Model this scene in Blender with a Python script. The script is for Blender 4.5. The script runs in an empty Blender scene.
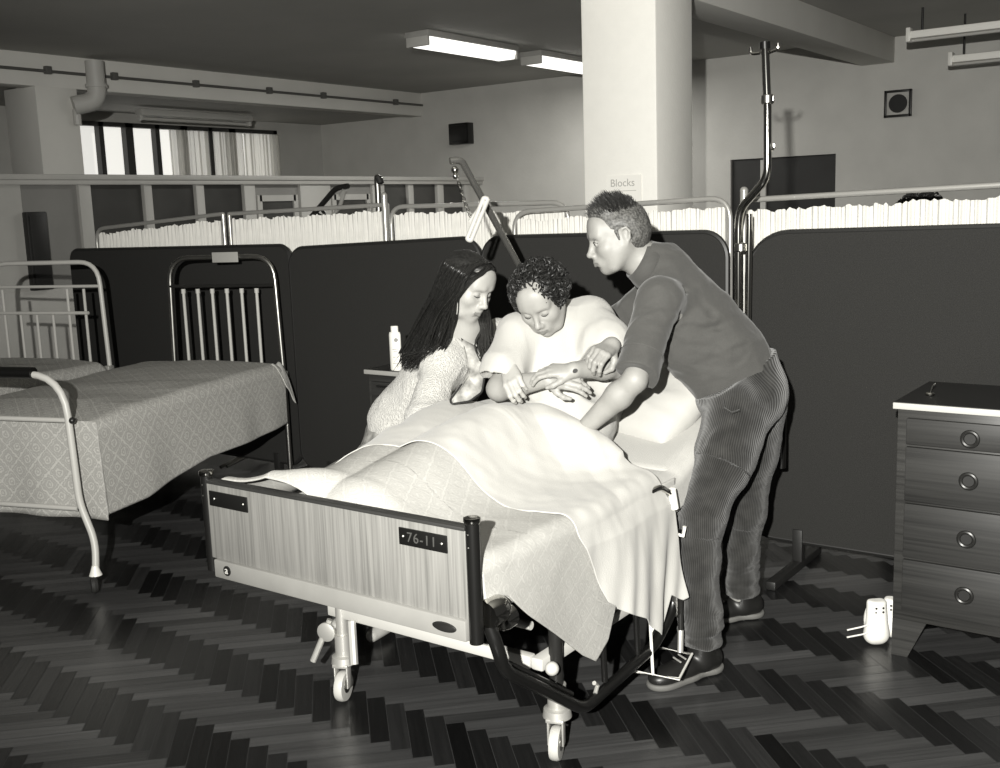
import bpy, bmesh, math, random
import numpy as np
from mathutils import Vector, Matrix
random.seed(7); RNG = np.random.default_rng(7)
SC = bpy.context.scene; COL = SC.collection
PI = math.pi
# ---------------------------------------------------------------- camera model (measured from the room's vanishing points)
f_px, PITCH, ROLL, CAM_H, YAW = 1062., .1627, .0344, 1.474, math.radians(36)
_F = np.array([0, math.cos(PITCH), -math.sin(PITCH)]); _U0 = np.array([0, math.sin(PITCH), math.cos(PITCH)]); _X = np.array([1., 0, 0])
_U = math.cos(ROLL)*_U0 + math.sin(ROLL)*_X; _R = math.cos(ROLL)*_X - math.sin(ROLL)*_U0
_c, _s = math.cos(YAW), math.sin(YAW); _M = np.array([[_c, -_s, 0], [_s, _c, 0], [0, 0, 1]])
CF, CU, CR = _M@_F, _M@_U, _M@_R
CC = np.array([0, 0, CAM_H]); FH = np.array([-_s, _c, 0.]); RH = np.array([_c, _s, 0.]); ZU = np.array([0, 0, 1.])
def ray(x, y): return CF + (x-500)/f_px*CR + (384-y)/f_px*CU
def onp(x, y, ax, val):
    d = ray(x, y); return CC + (val-CC[ax])/d[ax]*d
def P(x, y, d):
    r = ray(x, y); return CC + d/(r@FH)*r
cam = bpy.data.cameras.new('camera'); camo = bpy.data.objects.new('camera', cam); COL.objects.link(camo)
cam.sensor_width = 36; cam.sensor_fit = 'HORIZONTAL'; cam.lens = f_px/1000*36; cam.clip_start = .05; cam.clip_end = 100
camo.matrix_world = Matrix([[CR[0], CU[0], -CF[0], CC[0]], [CR[1], CU[1], -CF[1], CC[1]], [CR[2], CU[2], -CF[2], CC[2]], [0, 0, 0, 1]])
SC.camera = camo
SC.view_settings.view_transform = 'Standard'; SC.view_settings.look = 'None'; SC.view_settings.gamma = 1
SC.view_settings.use_curve_mapping = False; SC.view_settings.exposure = 0
# ---------------------------------------------------------------- materials
def g2l(g): g /= 255.; return ((g+.055)/1.055)**2.4 if g > .04 else g/12.92
TINT = (1.0, .985, .93)
def colr(l, a=1): return (l*TINT[0], l*TINT[1], l*TINT[2], a)
class N:
    def __init__(s, name):
        s.m = bpy.data.materials.new(name); s.m.use_nodes = True; s.t = s.m.node_tree; s.n = s.t.nodes; s.l = s.t.links
        s.b = s.n['Principled BSDF']
    def add(s, ty, ins=None, **kw):
        n = s.n.new(ty)
        for k, v in kw.items(): setattr(n, k, v)
        for k, v in (ins or {}).items():
            if isinstance(v, tuple) and len(v) == 2 and hasattr(v[0], 'outputs'): s.l.new(v[0].outputs[v[1]], n.inputs[k])
            else: n.inputs[k].default_value = v
        return n
    def link(s, a, o, b, i): s.l.new(a.outputs[o], b.inputs[i])
    def coord(s, kind='Object', scale=(1, 1, 1), rot=(0, 0, 0), loc=(0, 0, 0)):
        t = s.add('ShaderNodeTexCoord'); mp = s.add('ShaderNodeMapping', {'Vector': (t, kind), 'Scale': scale, 'Rotation': rot, 'Location': loc}); return mp
    def ramp(s, src, out, stops):
        r = s.add('ShaderNodeValToRGB', {'Fac': (src, out)}); cr = r.color_ramp
        while len(cr.elements) < len(stops): cr.elements.new(.5)
        for e, (p, c) in zip(cr.elements, stops): e.position = p; e.color = colr(c)
        return r
    def bump(s, src, out, dist, strength=1.):
        b = s.add('ShaderNodeBump', {'Height': (src, out), 'Distance': dist, 'Strength': strength}); s.link(b, 'Normal', s.b, 'Normal'); return b
def simple(name, l, rough=.6, metal=0, spec=.5, var=0, scale=20, bump=0, bscale=60, coat=0):
    n = N(name); b = n.b; b.inputs['Base Color'].default_value = colr(l); b.inputs['Roughness'].default_value = rough
    b.inputs['Metallic'].default_value = metal; b.inputs['Specular IOR Level'].default_value = spec; b.inputs['Coat Weight'].default_value = coat
    if var:
        c = n.coord('Object'); t = n.add('ShaderNodeTexNoise', {'Vector': (c, 'Vector'), 'Scale': scale, 'Detail': 5.})
        r = n.ramp(t, 'Fac', [(.3, l*(1-var)), (.7, l*(1+var))]); n.link(r, 'Color', b, 'Base Color')
    if bump:
        c = n.coord('Object'); t = n.add('ShaderNodeTexNoise', {'Vector': (c, 'Vector'), 'Scale': bscale, 'Detail': 3.}); n.bump(t, 'Fac', bump)
    return n.m
# ---------------------------------------------------------------- geometry
def unit(v): v = np.asarray(v, float); return v/(np.linalg.norm(v)+1e-12)
def fillet(pts, rad, seg=6):
    pts = [np.array(p, float) for p in pts]; out = [pts[0]]
    for i in range(1, len(pts)-1):
        a, b, c = pts[i-1], pts[i], pts[i+1]; r = rad[i-1] if isinstance(rad, (list, tuple)) else rad
        la, lc = np.linalg.norm(a-b), np.linalg.norm(c-b); u, v = (a-b)/la, (c-b)/lc
        r = min(r, la*.49, lc*.49)
        if r < 1e-4: out.append(b); continue
        for k in range(seg+1):
            t = k/seg; out.append((1-t)**2*(b+u*r)+2*t*(1-t)*b+t*t*(b+v*r))
    out.append(pts[-1]); return out
class G:
    def __init__(s): s.v = []; s.f = []; s.uv = {}
    def add(s, v, f):
        o = len(s.v); s.v.extend([tuple(map(float, p)) for p in v]); s.f.extend([tuple(i+o for i in q) for q in f]); return s
    def box(s, c, size, bev=0, R=None, seg=2):
        bm = bmesh.new(); bmesh.ops.create_cube(bm, size=1)
        for v in bm.verts: v.co = Vector((v.co.x*size[0], v.co.y*size[1], v.co.z*size[2]))
        if bev: bmesh.ops.bevel(bm, geom=bm.edges[:], offset=bev, segments=seg, profile=.5, affect='EDGES')
        bm.verts.index_update(); V = np.array([v.co[:] for v in bm.verts])
        if R is not None: V = V@np.asarray(R).T
        s.add(V+np.asarray(c, float), [[v.index for v in f.verts] for f in bm.faces]); bm.free(); return s
    def box2(s, a, b, bev=0, seg=2):
        a, b = np.array(a, float), np.array(b, float); return s.box((a+b)/2, np.abs(b-a), bev, None, seg)
    def tube(s, pts, r, seg=10, closed=False, fil=0, flat=1.):
        if fil: pts = fillet(pts, fil)
        pts = np.array(pts, float); n = len(pts); rr = np.full(n, r, float) if np.isscalar(r) else np.interp(np.linspace(0, 1, n), np.linspace(0, 1, len(r)), r)
        T = np.zeros_like(pts)
        for i in range(n):
            a = pts[(i-1) % n] if (closed or i) else pts[0]; b = pts[(i+1) % n] if (closed or i < n-1) else pts[-1]; T[i] = unit(b-a)
        u = unit(np.cross(T[0], [0, 0, 1] if abs(T[0][2]) < .9 else [1, 0, 0])); V = []
        for i in range(n):
            u = unit(u-T[i]*(u@T[i])); w = np.cross(T[i], u)
            for k in range(seg):
                a = 2*PI*k/seg; V.append(pts[i]+rr[i]*(math.cos(a)*u+math.sin(a)*w*flat))
        F = []
        for i in range(n if closed else n-1):
            for k in range(seg):
                a, b = i*seg+k, i*seg+(k+1) % seg; j = ((i+1) % n)*seg; F.append((a, b, j+(k+1) % seg, j+k))
        if not closed:
            F.append(tuple(range(seg))[::-1]); F.append(tuple((n-1)*seg+k for k in range(seg)))
        return s.add(V, F)
    def lathe(s, prof, o=(0, 0, 0), axis=(0, 0, 1), seg=20, sx=1, sy=1):
        axis = unit(axis); u = unit(np.cross(axis, [0, 1, 0] if abs(axis[1]) < .9 else [1, 0, 0])); w = np.cross(axis, u); V = []; n = len(prof)
        for r, z in prof:
            for k in range(seg):
                a = 2*PI*k/seg; V.append(np.array(o)+axis*z+r*(math.cos(a)*u*sx+math.sin(a)*w*sy))
        F = [(i*seg+k, i*seg+(k+1) % seg, (i+1)*seg+(k+1) % seg, (i+1)*seg+k) for i in range(n-1) for k in range(seg)]
        F.append(tuple(range(seg))[::-1]); F.append(tuple((n-1)*seg+k for k in range(seg)))
        return s.add(V, F)
    def ball(s, c, r, seg=14, R=None):
        r = np.ones(3)*r if np.isscalar(r) else np.array(r); V = []; F = []; m = seg//2+1
        for i in range(m+1):
            for k in range(seg):
                t = PI*i/m; a = 2*PI*k/seg; p = np.array([math.sin(t)*math.cos(a), math.sin(t)*math.sin(a), math.cos(t)])*r
                V.append(p if R is None else np.asarray(R)@p)
        for i in range(m):
            for k in range(seg): F.append((i*seg+k, (i+1)*seg+k, (i+1)*seg+(k+1) % seg, i*seg+(k+1) % seg))
        return s.add(np.array(V)+np.array(c, float), F)
    def prism(s, poly, y0, y1):                                   # poly in x,z extruded along y
        n = len(poly); V = [(x, y0, z) for x, z in poly]+[(x, y1, z) for x, z in poly]
        F = [tuple(range(n)), tuple(range(2*n-1, n-1, -1))]+[(i, i+n, (i+1) % n+n, (i+1) % n) for i in range(n)]
        return s.add(V, F)
def mesh(name, v, f, mat, parent=None, ang=35, smooth=True, loc=None, uv=None, attr=None):
    me = bpy.data.meshes.new(name); me.from_pydata([tuple(p) for p in np.asarray(v, float)], [], [tuple(q) for q in f])
    bm = bmesh.new(); bm.from_mesh(me); bmesh.ops.remove_doubles(bm, verts=bm.verts, dist=1e-6) if uv is None and attr is None and len(v) < 60000 else None
    if uv is None and attr is None: bmesh.ops.recalc_face_normals(bm, faces=bm.faces)
    bm.to_mesh(me); bm.free()
    if mat is not None: me.materials.append(mat)
    if smooth: me.shade_smooth(); me.set_sharp_from_angle(angle=math.radians(ang))
    if uv is not None:
        l = me.uv_layers.new(name='UVMap'); idx = np.zeros(len(me.loops), int); me.loops.foreach_get('vertex_index', idx); l.data.foreach_set('uv', np.asarray(uv, float)[idx].ravel())
    o = bpy.data.objects.new(name, me); COL.objects.link(o)
    if parent: o.parent = parent
    if loc is not None: o.location = loc
    return o
def part(name, g, mat, parent=None, **k): return mesh(name, g.v, g.f, mat, parent, **k)
def tag(o, label=None, cat=None, group=None, kind=None):
    if label: o['label'] = label
    if cat: o['category'] = cat
    if group: o['group'] = group
    if kind: o['kind'] = kind
    return o
def thing(name, label, cat, loc=(0, 0, 0), rz=0, group=None):
    o = bpy.data.objects.new(name, None); COL.objects.link(o); o.location = loc; o.rotation_euler = (0, 0, rz); o.empty_display_size = .1
    return tag(o, label, cat, group)
def struct(name, g, mat, **k): return tag(part(name, g, mat, **k), kind='structure')
def rel(g, o):
    g.v = [tuple(np.array(p)-np.array(o)) for p in g.v]; return g
def kids(o): return [c for c in bpy.data.objects if c.parent == o]
def copy_tree(o, parent=None):
    c = o.copy(); COL.objects.link(c); c.parent = parent
    for ch in kids(o):
        if ch is not c: copy_tree(ch, c)
    return c
def text_mesh(name, txt, size, mat, M, parent=None, ext=.0006, spacing=1.):
    cu = bpy.data.curves.new(name, 'FONT'); cu.body = txt; cu.size = size; cu.extrude = ext; cu.align_x = 'CENTER'; cu.align_y = 'CENTER'; cu.space_character = spacing
    o = bpy.data.objects.new(name, cu); COL.objects.link(o); bpy.context.view_layer.update()
    me = bpy.data.meshes.new_from_object(o.evaluated_get(bpy.context.evaluated_depsgraph_get())); bpy.data.objects.remove(o)
    me.materials.clear(); me.materials.append(mat); me.transform(M); n = bpy.data.objects.new(name, me); COL.objects.link(n)
    if parent: n.parent = parent
    return n
def grid_faces(nu, nv): return [(i*nv+j, (i+1)*nv+j, (i+1)*nv+j+1, i*nv+j+1) for i in range(nu-1) for j in range(nv-1)]
# smooth pseudo-noise from rotated sines (numpy)
_NK = [(RNG.normal(size=3), RNG.uniform(0, 6.28)) for _ in range(48)]
def fbm(p, scale, octs=3, seed=0):
    p = np.asarray(p, float)*scale; out = np.zeros(p.shape[0]); a = 1.; tot = 0
    for o in range(octs):
        acc = 0
        for j in range(4):
            k, ph = _NK[(seed*7+o*4+j) % 48]; acc = acc+np.sin(p@(unit(k)*2.2)+ph+1.3*np.sin(p@(unit(np.roll(k, 1))*1.7)+ph*2))
        out += a*acc/4; tot += a; p = p*2.03; a *= .5
    return out/tot
# ---------------------------------------------------------------- implicit surfaces: smooth blends of limbs and muscles, meshed by surface nets
class SDF:
    def __init__(s): s.p = []; s.disp = None; s.dmax = 0
    def cap(s, a, b, ra, rb=None, k=.02, op=1): s.p.append(('c', np.array(a, float), np.array(b, float), ra, ra if rb is None else rb, k, op)); return s
    def ell(s, c, r, R=None, k=.02, op=1): s.p.append(('e', np.array(c, float), np.array(r, float)*np.ones(3), np.eye(3) if R is None else np.asarray(R, float), 0, k, op)); return s
    def half(s, pt, n, k=.005): s.p.append(('h', np.array(pt, float), unit(n), 0, 0, k, -1)); return s     # cut everything on the side n points to
    def cuts(s, pt, n, c, r, k=.004): s.p.append(('d', np.array(pt, float), unit(n), np.array(c, float), r, k, -1)); return s  # same, only inside a ball
    @staticmethod
    def ev(q, p):
        t = q[0]
        if t == 'c':
            a, b = q[1], q[2]; ba = b-a; pa = p-a; h = np.clip(pa@ba/max(ba@ba, 1e-9), 0, 1)
            return np.sqrt(((pa-h[:, None]*ba)**2).sum(1))-(q[3]+(q[4]-q[3])*h)
        if t == 'e':
            l = (p-q[1])@q[3]; r = q[2]; k0 = np.sqrt(((l/r)**2).sum(1)); k1 = np.sqrt(((l/r**2)**2).sum(1)); m = r.min()
            return np.where(k0 < .02, -m, k0*(k0-1)/np.maximum(k1, 1e-6))
        if t == 'h': return -((p-q[1])@q[2])
        if t == 'd': return np.maximum(-((p-q[1])@q[2]), np.sqrt(((p-q[3])**2).sum(1))-q[4])
    def field(s, p, which=None):
        d = np.full(p.shape[0], 9.)
        for i in (range(len(s.p)) if which is None else which):
            q = s.p[i]; e = s.ev(q, p); k = q[5]
            if q[6] > 0:
                h = np.clip(.5+.5*(e-d)/k, 0, 1); d = e*(1-h)+d*h-k*h*(1-h)
            else:
                e = -e; h = np.clip(.5-.5*(e-d)/k, 0, 1)   # max(d,-e')
                h = np.clip(.5+.5*(e-d)/k, 0, 1); d = d*(1-h)+e*h+k*h*(1-h)
        if s.disp is not None:
            m = np.abs(d) < .04+s.dmax
            if m.any(): d[m] += s.disp(p[m])
        return d
    def mesh(s, h, nb=12):
        lo = np.full(3, 9e9); hi = -lo
        for q in s.p:
            if q[6] < 0: continue
            for c in ([q[1], q[2]] if q[0] == 'c' else [q[1]]):
                r = max(q[3], q[4]) if q[0] == 'c' else q[2].max(); lo = np.minimum(lo, c-r); hi = np.maximum(hi, c+r)
        lo -= .02; hi += .02; B = nb*h; nbk = np.ceil((hi-lo)/B).astype(int)
        ix = np.stack(np.meshgrid(*[np.arange(k) for k in nbk], indexing='ij'), -1).reshape(-1, 3)
        cen = lo+(ix+.5)*B; Rb = B*.8661
        dv = np.array([s.ev(q, cen) for q in s.p]); pos = np.array([q[6] > 0 for q in s.p]); kk = np.array([q[5] for q in s.p])
        dmin = dv[pos].min(0); act = np.where((dmin < Rb*1.25+.03+s.dmax) & (dmin > -Rb*1.6-.06))[0]
        S = nb+1; loc = np.stack(np.meshgrid(np.arange(S), np.arange(S), np.arange(S), indexing='ij'), -1).reshape(-1, 3)
        big = nbk*nb+3; VK = []; VP = []; QK = []
        key = lambda c: (c[:, 0]*big[1]+c[:, 1])*big[2]+c[:, 2]
        cor = [(i, j, k) for i in (0, 1) for j in (0, 1) for k in (0, 1)]
        edges = [(a, b) for a in range(8) for b in range(a+1, 8) if sum(abs(x-y) for x, y in zip(cor[a], cor[b])) == 1]
        for bi in act:
            which = [i for i in range(len(s.p)) if (dv[i, bi] < dmin[bi]+2.3*Rb+kk[i] if pos[i] else dv[i, bi] < Rb*1.3+kk[i])]
            g0 = ix[bi]*nb; V = s.field(lo+(g0+loc)*h, which).reshape(S, S, S)
            if V.min() > 0 or V.max() < 0: continue
            C8 = np.stack([V[i:i+nb, j:j+nb, k:k+nb] for i, j, k in cor], -1); neg = C8 < 0; cr = neg.any(-1) & ~neg.all(-1)
            cl = np.argwhere(cr)
            if not len(cl): continue
            c8 = C8[cr]; acc = np.zeros((len(cl), 3)); cnt = np.zeros(len(cl))
            for a, b in edges:
                va, vb = c8[:, a], c8[:, b]; m = (va < 0) != (vb < 0); t = np.where(m, va/np.where(m, va-vb, 1), 0)
                acc += m[:, None]*(np.array(cor[a])+t[:, None]*(np.array(cor[b])-np.array(cor[a]))); cnt += m
            VK.append(key(g0+cl+1)); VP.append(lo+(g0+cl+acc/cnt[:, None])*h)
            for ax in range(3):
                sl = [slice(0, nb)]*3; s2 = list(sl); s2[ax] = slice(1, nb+1)
                a, b = V[tuple(sl)] < 0, V[tuple(s2)] < 0; e = np.argwhere(a != b)
                if not len(e): continue
                sgn = a[tuple(e.T)]; u, w = [(1, 2), (2, 0), (0, 1)][ax]; g = g0+e+1; d1 = np.zeros(3, int); d1[u] = 1; d2 = np.zeros(3, int); d2[w] = 1
                q = np.stack([key(g-d1-d2), key(g-d2), key(g), key(g-d1)], 1); q[~sgn] = q[~sgn][:, ::-1]; QK.append(q)
        VK = np.concatenate(VK); VP = np.concatenate(VP); QK = np.concatenate(QK); o = np.argsort(VK); VK = VK[o]; VP = VP[o]
        id = np.searchsorted(VK, QK); id[id >= len(VK)] = 0; ok = (VK[id] == QK).all(1); F = id[ok]
        # drop loose verts
        used = np.zeros(len(VP), bool); used[F.ravel()] = True; mp = np.cumsum(used)-1
        return VP[used], mp[F]
def sdf_obj(name, sdf, h, mat, parent, origin=(0, 0, 0), smooth_it=1, mats=None, pick=None, attr=None):
    V, F = sdf.mesh(h)
    for _ in range(smooth_it):                                     # one light Laplacian pass evens the net
        acc = np.zeros_like(V); c = np.zeros(len(V))
        for a, b in ((0, 1), (1, 2), (2, 3), (3, 0)):
            np.add.at(acc, F[:, a], V[F[:, b]]); np.add.at(c, F[:, a], 1); np.add.at(acc, F[:, b], V[F[:, a]]); np.add.at(c, F[:, b], 1)
        V = V*.5+.5*acc/np.maximum(c, 1)[:, None]
    me = bpy.data.meshes.new(name); me.vertices.add(len(V)); me.vertices.foreach_set('co', (V-np.array(origin)).astype(np.float32).ravel())
    me.loops.add(len(F)*4); me.loops.foreach_set('vertex_index', F.astype(np.int32).ravel())
    me.polygons.add(len(F)); me.polygons.foreach_set('loop_start', np.arange(0, len(F)*4, 4, dtype=np.int32))
    me.polygons.foreach_set('loop_total', np.full(len(F), 4, np.int32)); me.update(calc_edges=True)
    for m in (mats or [mat]): me.materials.append(m)
    if pick is not None: me.polygons.foreach_set('material_index', pick(V[F].mean(1)).astype(np.int32))
    if attr is not None:
        nm, fn = attr; at = me.attributes.new(nm, 'FLOAT', 'POINT'); at.data.foreach_set('value', fn(V).astype(np.float32))
    me.shade_smooth(); o = bpy.data.objects.new(name, me); COL.objects.link(o); o.parent = parent; return o
def frame(fwd, up):                                               # columns: right(x), forward(y), up(z)
    y = unit(fwd); x = unit(np.cross(y, up)); z = np.cross(x, y); return np.stack([x, y, z], 1)
FLASH = 2000; AMB = .045; AIM = (600, 120); SHEET = .44
# ================================================================ materials
M = {}
M['chrome'] = simple('chrome', .55, .12, 1.); M['steel'] = simple('dull_steel', .38, .32, 1., var=.1, scale=15); M['zinc'] = simple('zinc', .5, .45, .6)
M['black_metal'] = simple('black_metal', .006, .3); M['dark_metal'] = simple('dark_metal', .02, .35, .3); M['black'] = simple('black_plastic', .008, .4)
M['rubber'] = simple('rubber', .02, .6); M['grey_paint'] = simple('grey_paint', .3, .35, var=.08, scale=8); M['cream_paint'] = simple('cream_paint', .45, .4)
M['plaster'] = simple('wall_plaster', .50, .7, spec=.3, var=.05, scale=3, bump=.002, bscale=25)
M['wall_light'] = simple('alcove_plaster', .42, .7, spec=.3, var=.05, scale=3)
M['ceiling'] = simple('ceiling_paint', .42, .75, spec=.25, var=.06, scale=1.2)
M['beam'] = simple('beam_paint', .62, .7, spec=.3, var=.04, scale=2)
M['column'] = simple('column_paint', .86, .6, spec=.3, var=.015, scale=14, bump=.0012, bscale=60)
M['trimw'] = simple('partition_paint', .40, .5, var=.06, scale=3); M['wallshade'] = simple('partition_board', .2, .6, var=.06, scale=3)
M['pipe'] = simple('pipe_paint', .45, .5); M['thinpipe'] = simple('conduit', .09, .5)
M['dark_board'] = simple('dark_board', .012, .5); M['door_dark'] = simple('door_dark', .02, .45, var=.2, scale=4)
M['glass_dark'] = simple('obscured_glass', .035, .28, spec=.6, var=.45, scale=2)
n = N('board_fabric'); b = n.b; b.inputs['Roughness'].default_value = .85; b.inputs['Specular IOR Level'].default_value = .2
c = n.coord('Object'); t = n.add('ShaderNodeTexNoise', {'Vector': (c, 'Vector'), 'Scale': 260., 'Detail': 2.}); r = n.ramp(t, 'Fac', [(.3, .018), (.7, .026)]); n.link(r, 'Color', b, 'Base Color'); n.bump(t, 'Fac', .0008); M['board'] = n.m
M['plate_black'] = simple('plate_black', .006, .35); M['white_ink'] = simple('engraving', .05, .6); M['ink'] = simple('ink', .42, .8); M['screw'] = simple('screw', .7, .3, .3)
M['paper'] = simple('paper', .84, .8); M['white_plastic'] = simple('white_plastic', .75, .35); M['label_ink'] = simple('label_ink', .2, .6)
M['glow'] = None
def emis(name, l):
    n = N(name); n.b.inputs['Base Color'].default_value = colr(.8); n.b.inputs['Emission Color'].default_value = colr(1); n.b.inputs['Emission Strength'].default_value = l; return n.m
M['tube_light'] = emis('lit_diffuser', 1.6); M['daylight'] = emis('daylit_glass', .72)
def wood(name, lo, hi, axis='z', scale=1., rough=.4, coat=.15, streak=34, coordk='Object'):
    n = N(name); b = n.b; st = {'z': (streak, streak, 1.1), 'x': (1.1, streak, streak), 'y': (streak, 1.1, streak)}[axis]
    c = n.coord(coordk, tuple(s*scale for s in st)); t = n.add('ShaderNodeTexNoise', {'Vector': (c, 'Vector'), 'Scale': 1.3, 'Detail': 7., 'Roughness': .62, 'Distortion': .8})
    st2 = {'z': (streak*4, streak*4, 3), 'x': (3, streak*4, streak*4), 'y': (streak*4, 3, streak*4)}[axis]
    c2 = n.coord(coordk, tuple(s*scale for s in st2)); t2 = n.add('ShaderNodeTexNoise', {'Vector': (c2, 'Vector'), 'Scale': 1.5, 'Detail': 2.})
    mx = n.add('ShaderNodeMix', {0: .42}, data_type='FLOAT'); n.link(t, 'Fac', mx, 2); n.link(t2, 'Fac', mx, 3)
    r = n.ramp(mx, 0, [(.36, lo), (.5, (lo*.4+hi*.6)), (.62, hi)]); n.link(r, 'Color', b, 'Base Color')
    b.inputs['Roughness'].default_value = rough; b.inputs['Coat Weight'].default_value = coat; b.inputs['Coat Roughness'].default_value = .2; return n.m
M['laminate'] = wood('teak_laminate', .115, .205, 'z', 1., .45, .1)
M['cab_wood'] = wood('cabinet_wood', .008, .027, 'x', .55, .55, .0)
M['cab_wood_v'] = wood('cabinet_wood_upright', .014, .036, 'x', .8, .42, .1)
# parquet: 45 degree herringbone with each plank direction's grain reflection put into its tone
n = N('parquet'); b = n.b
def vmath(n, op, a, bb=None):
    nd = n.add('ShaderNodeMath', operation=op)
    for i, q in enumerate((a, bb)):
        if q is None: continue
        if isinstance(q, tuple): n.link(q[0], q[1], nd, i)
        else: nd.inputs[i].default_value = q
    return (nd, 0)
at = n.add('ShaderNodeAttribute', attribute_name='tone'); tc = n.add('ShaderNodeUVMap', uv_map='UVMap')
mp = n.add('ShaderNodeMapping', {'Vector': (tc, 'UV'), 'Scale': (2.2, 60, 1)}); t = n.add('ShaderNodeTexNoise', {'Vector': (mp, 'Vector'), 'Scale': 1., 'Detail': 6., 'Roughness': .65})
gm = vmath(n, 'MULTIPLY_ADD', (t, 'Fac'), 1.5); gm[0].inputs[2].default_value = .25; cm = vmath(n, 'MULTIPLY', gm, (at, 'Fac'))
cb = n.add('ShaderNodeCombineColor', {'Red': cm, 'Green': cm, 'Blue': cm}); n.link(cb, 'Color', b, 'Base Color')
b.inputs['Roughness'].default_value = .3; b.inputs['Specular IOR Level'].default_value = .4
n.bump(t, 'Fac', .0006); M['parquet'] = n.m
# ================================================================ floor
L, W = .285, .055; s2 = math.sqrt(.5)
V = []; F = []; TONE = []; UV = []
X0, X1, Y0, Y1 = -11.2, 1.2, .2, 11.2
ea = np.array([-s2, s2]); eb = np.array([s2, s2]); org = np.array([-2.357, 2.028]); px, py = W*math.sqrt(2), L*math.sqrt(2)
rn = np.random.default_rng(3)
for r in range(int((Y0-org[1])/py)-2, int((Y1-org[1])/py)+2):
    far = org[1]+r*py > 5.2
    for q in range(int((X0-org[0])/px)-6, int((X1-org[0])/px)+6):
        o = org+np.array([q*px, r*py])
        if o[0] < X0+.35 or o[0] > X1-.4 or o[1] < Y0+.05 or o[1] > Y1-.65: continue
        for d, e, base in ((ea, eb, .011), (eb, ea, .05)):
            g = .0011
            if d is ea: p0 = o.copy()                                 # dark plank runs up-left from its lower corner
            else: p0 = o+ea*L+np.array([0, 0]) - 0*e                   # light plank starts where the dark one ends
            if d is ea: quad = [p0+d*g+e*g, p0+e*(W-g)+d*g, p0+e*(W-g)+d*(L-g), p0+d*(L-g)+e*g]
            else: quad = [p0+d*g-0*e+e*(-W+g)+ea*0, p0+d*(L-g)+e*(-W+g), p0+d*(L-g)-e*g, p0+d*g-e*g]; quad = [z+ea*W for z in quad]
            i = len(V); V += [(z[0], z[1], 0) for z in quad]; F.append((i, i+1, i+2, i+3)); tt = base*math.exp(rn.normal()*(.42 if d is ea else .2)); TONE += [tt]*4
            u0, v0 = rn.uniform(0, 50, 2)
            UV += ([(u0, v0), (u0, v0+W), (u0+L, v0+W), (u0+L, v0)] if d is ea else [(u0, v0), (u0+L, v0), (u0+L, v0+W), (u0, v0+W)])
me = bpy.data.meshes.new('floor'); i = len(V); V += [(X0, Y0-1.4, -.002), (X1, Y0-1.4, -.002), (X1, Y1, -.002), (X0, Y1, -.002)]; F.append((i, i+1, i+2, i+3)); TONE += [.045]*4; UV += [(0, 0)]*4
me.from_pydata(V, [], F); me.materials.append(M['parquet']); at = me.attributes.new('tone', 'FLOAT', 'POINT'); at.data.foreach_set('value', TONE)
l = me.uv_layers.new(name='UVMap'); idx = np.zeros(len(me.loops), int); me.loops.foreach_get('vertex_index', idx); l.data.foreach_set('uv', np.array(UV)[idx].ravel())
bm = bmesh.new(); bm.from_mesh(me)
for fc in bm.faces:
    if fc.normal.z < 0: fc.normal_flip()
bm.to_mesh(me); bm.free()
fo = bpy.data.objects.new('floor', me); COL.objects.link(fo); tag(fo, kind='structure')
# ================================================================ shell
CZ = 3.0; WY = 11.0; WX = -10.95
struct('ceiling', G().box2((-9.1, -1.2, CZ), (1.2, WY+.1, CZ+.1)), M['ceiling'])
struct('trim_1', G().box2((WX-.1, 3.5, 2.73), (-9.32, WY+.1, 2.83)), M['ceiling'])
struct('wall_back', G().box2((WX-.1, WY, 0), (-4.87, WY+.12, CZ)).box2((-4.87, WY, 1.92), (-3.66, WY+.12, CZ)).box2((-3.66, WY, 0), (1.2, WY+.12, CZ)), M['plaster'])
wy0, wy1, wz0, wz1 = 6.95, 10.15, 1.0, 2.62
struct('wall_left', G().box2((WX-.12, 3.5, 0), (WX, wy0, 2.75)).box2((WX-.12, wy1, 0), (WX, WY, 2.75)).box2((WX-.12, wy0, 0), (WX, wy1, wz0)).box2((WX-.12, wy0, wz1), (WX, wy1, 2.75)), M['wall_light'])
# dropped beam that carries the pipe
struct('trim_2', G().box2((-9.32, 3.2, 2.71), (-9.1, WY, 3.0), .006), M['beam'])
struct('column', G().box2((-3.36, 5.55, 0), (-2.872, 6.02, CZ), .012), M['column'])
struct('column_by_windows', G().box2((-9.62, 5.58, 0), (-9.1, 6.0, 2.72), .01), M['beam'])
# boxed beam in the right half of the ceiling
struct('trim_3', G().box2((-3.42, 4.2, 2.76), (-3.1, WY, 3.0), .006), M['beam'])
# window with daylight behind net curtains
w = struct('window_1', G().box2((WX-.09, wy0, wz0), (WX-.07, wy1, wz1)), M['daylight'])
fr = G(); fr.box2((WX-.07, wy0, wz1-.05), (WX+.02, wy1, wz1)); fr.box2((WX-.07, wy0, wz0), (WX+.02, wy1, wz0+.05))
wins = [onp(x, 150, 0, WX)[1] for x in (102, 130, 158, 184.5, 211, 232.5)]
for k, y in enumerate(wins): fr.box2((WX-.07, y-(.05 if k % 2 else .03), wz0), (WX+.02, y+(.05 if k % 2 else .03), wz1))
fr.box2((WX-.07, wy0, wz0), (WX+.02, wy0+.06, wz1)); fr.box2((WX-.07, wy1-.06, wz0), (WX+.02, wy1, wz1)); part('window_frame', fr, M['door_dark'], w)
n = N('net_curtain'); b = n.b; b.inputs['Base Color'].default_value = colr(.62); b.inputs['Roughness'].default_value = .9
tr = n.add('ShaderNodeBsdfTranslucent', {'Color': colr(.8)}); tp = n.add('ShaderNodeBsdfTransparent'); mx = n.add('ShaderNodeMixShader', {0: .55}); mx2 = n.add('ShaderNodeMixShader', {0: .3})
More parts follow.
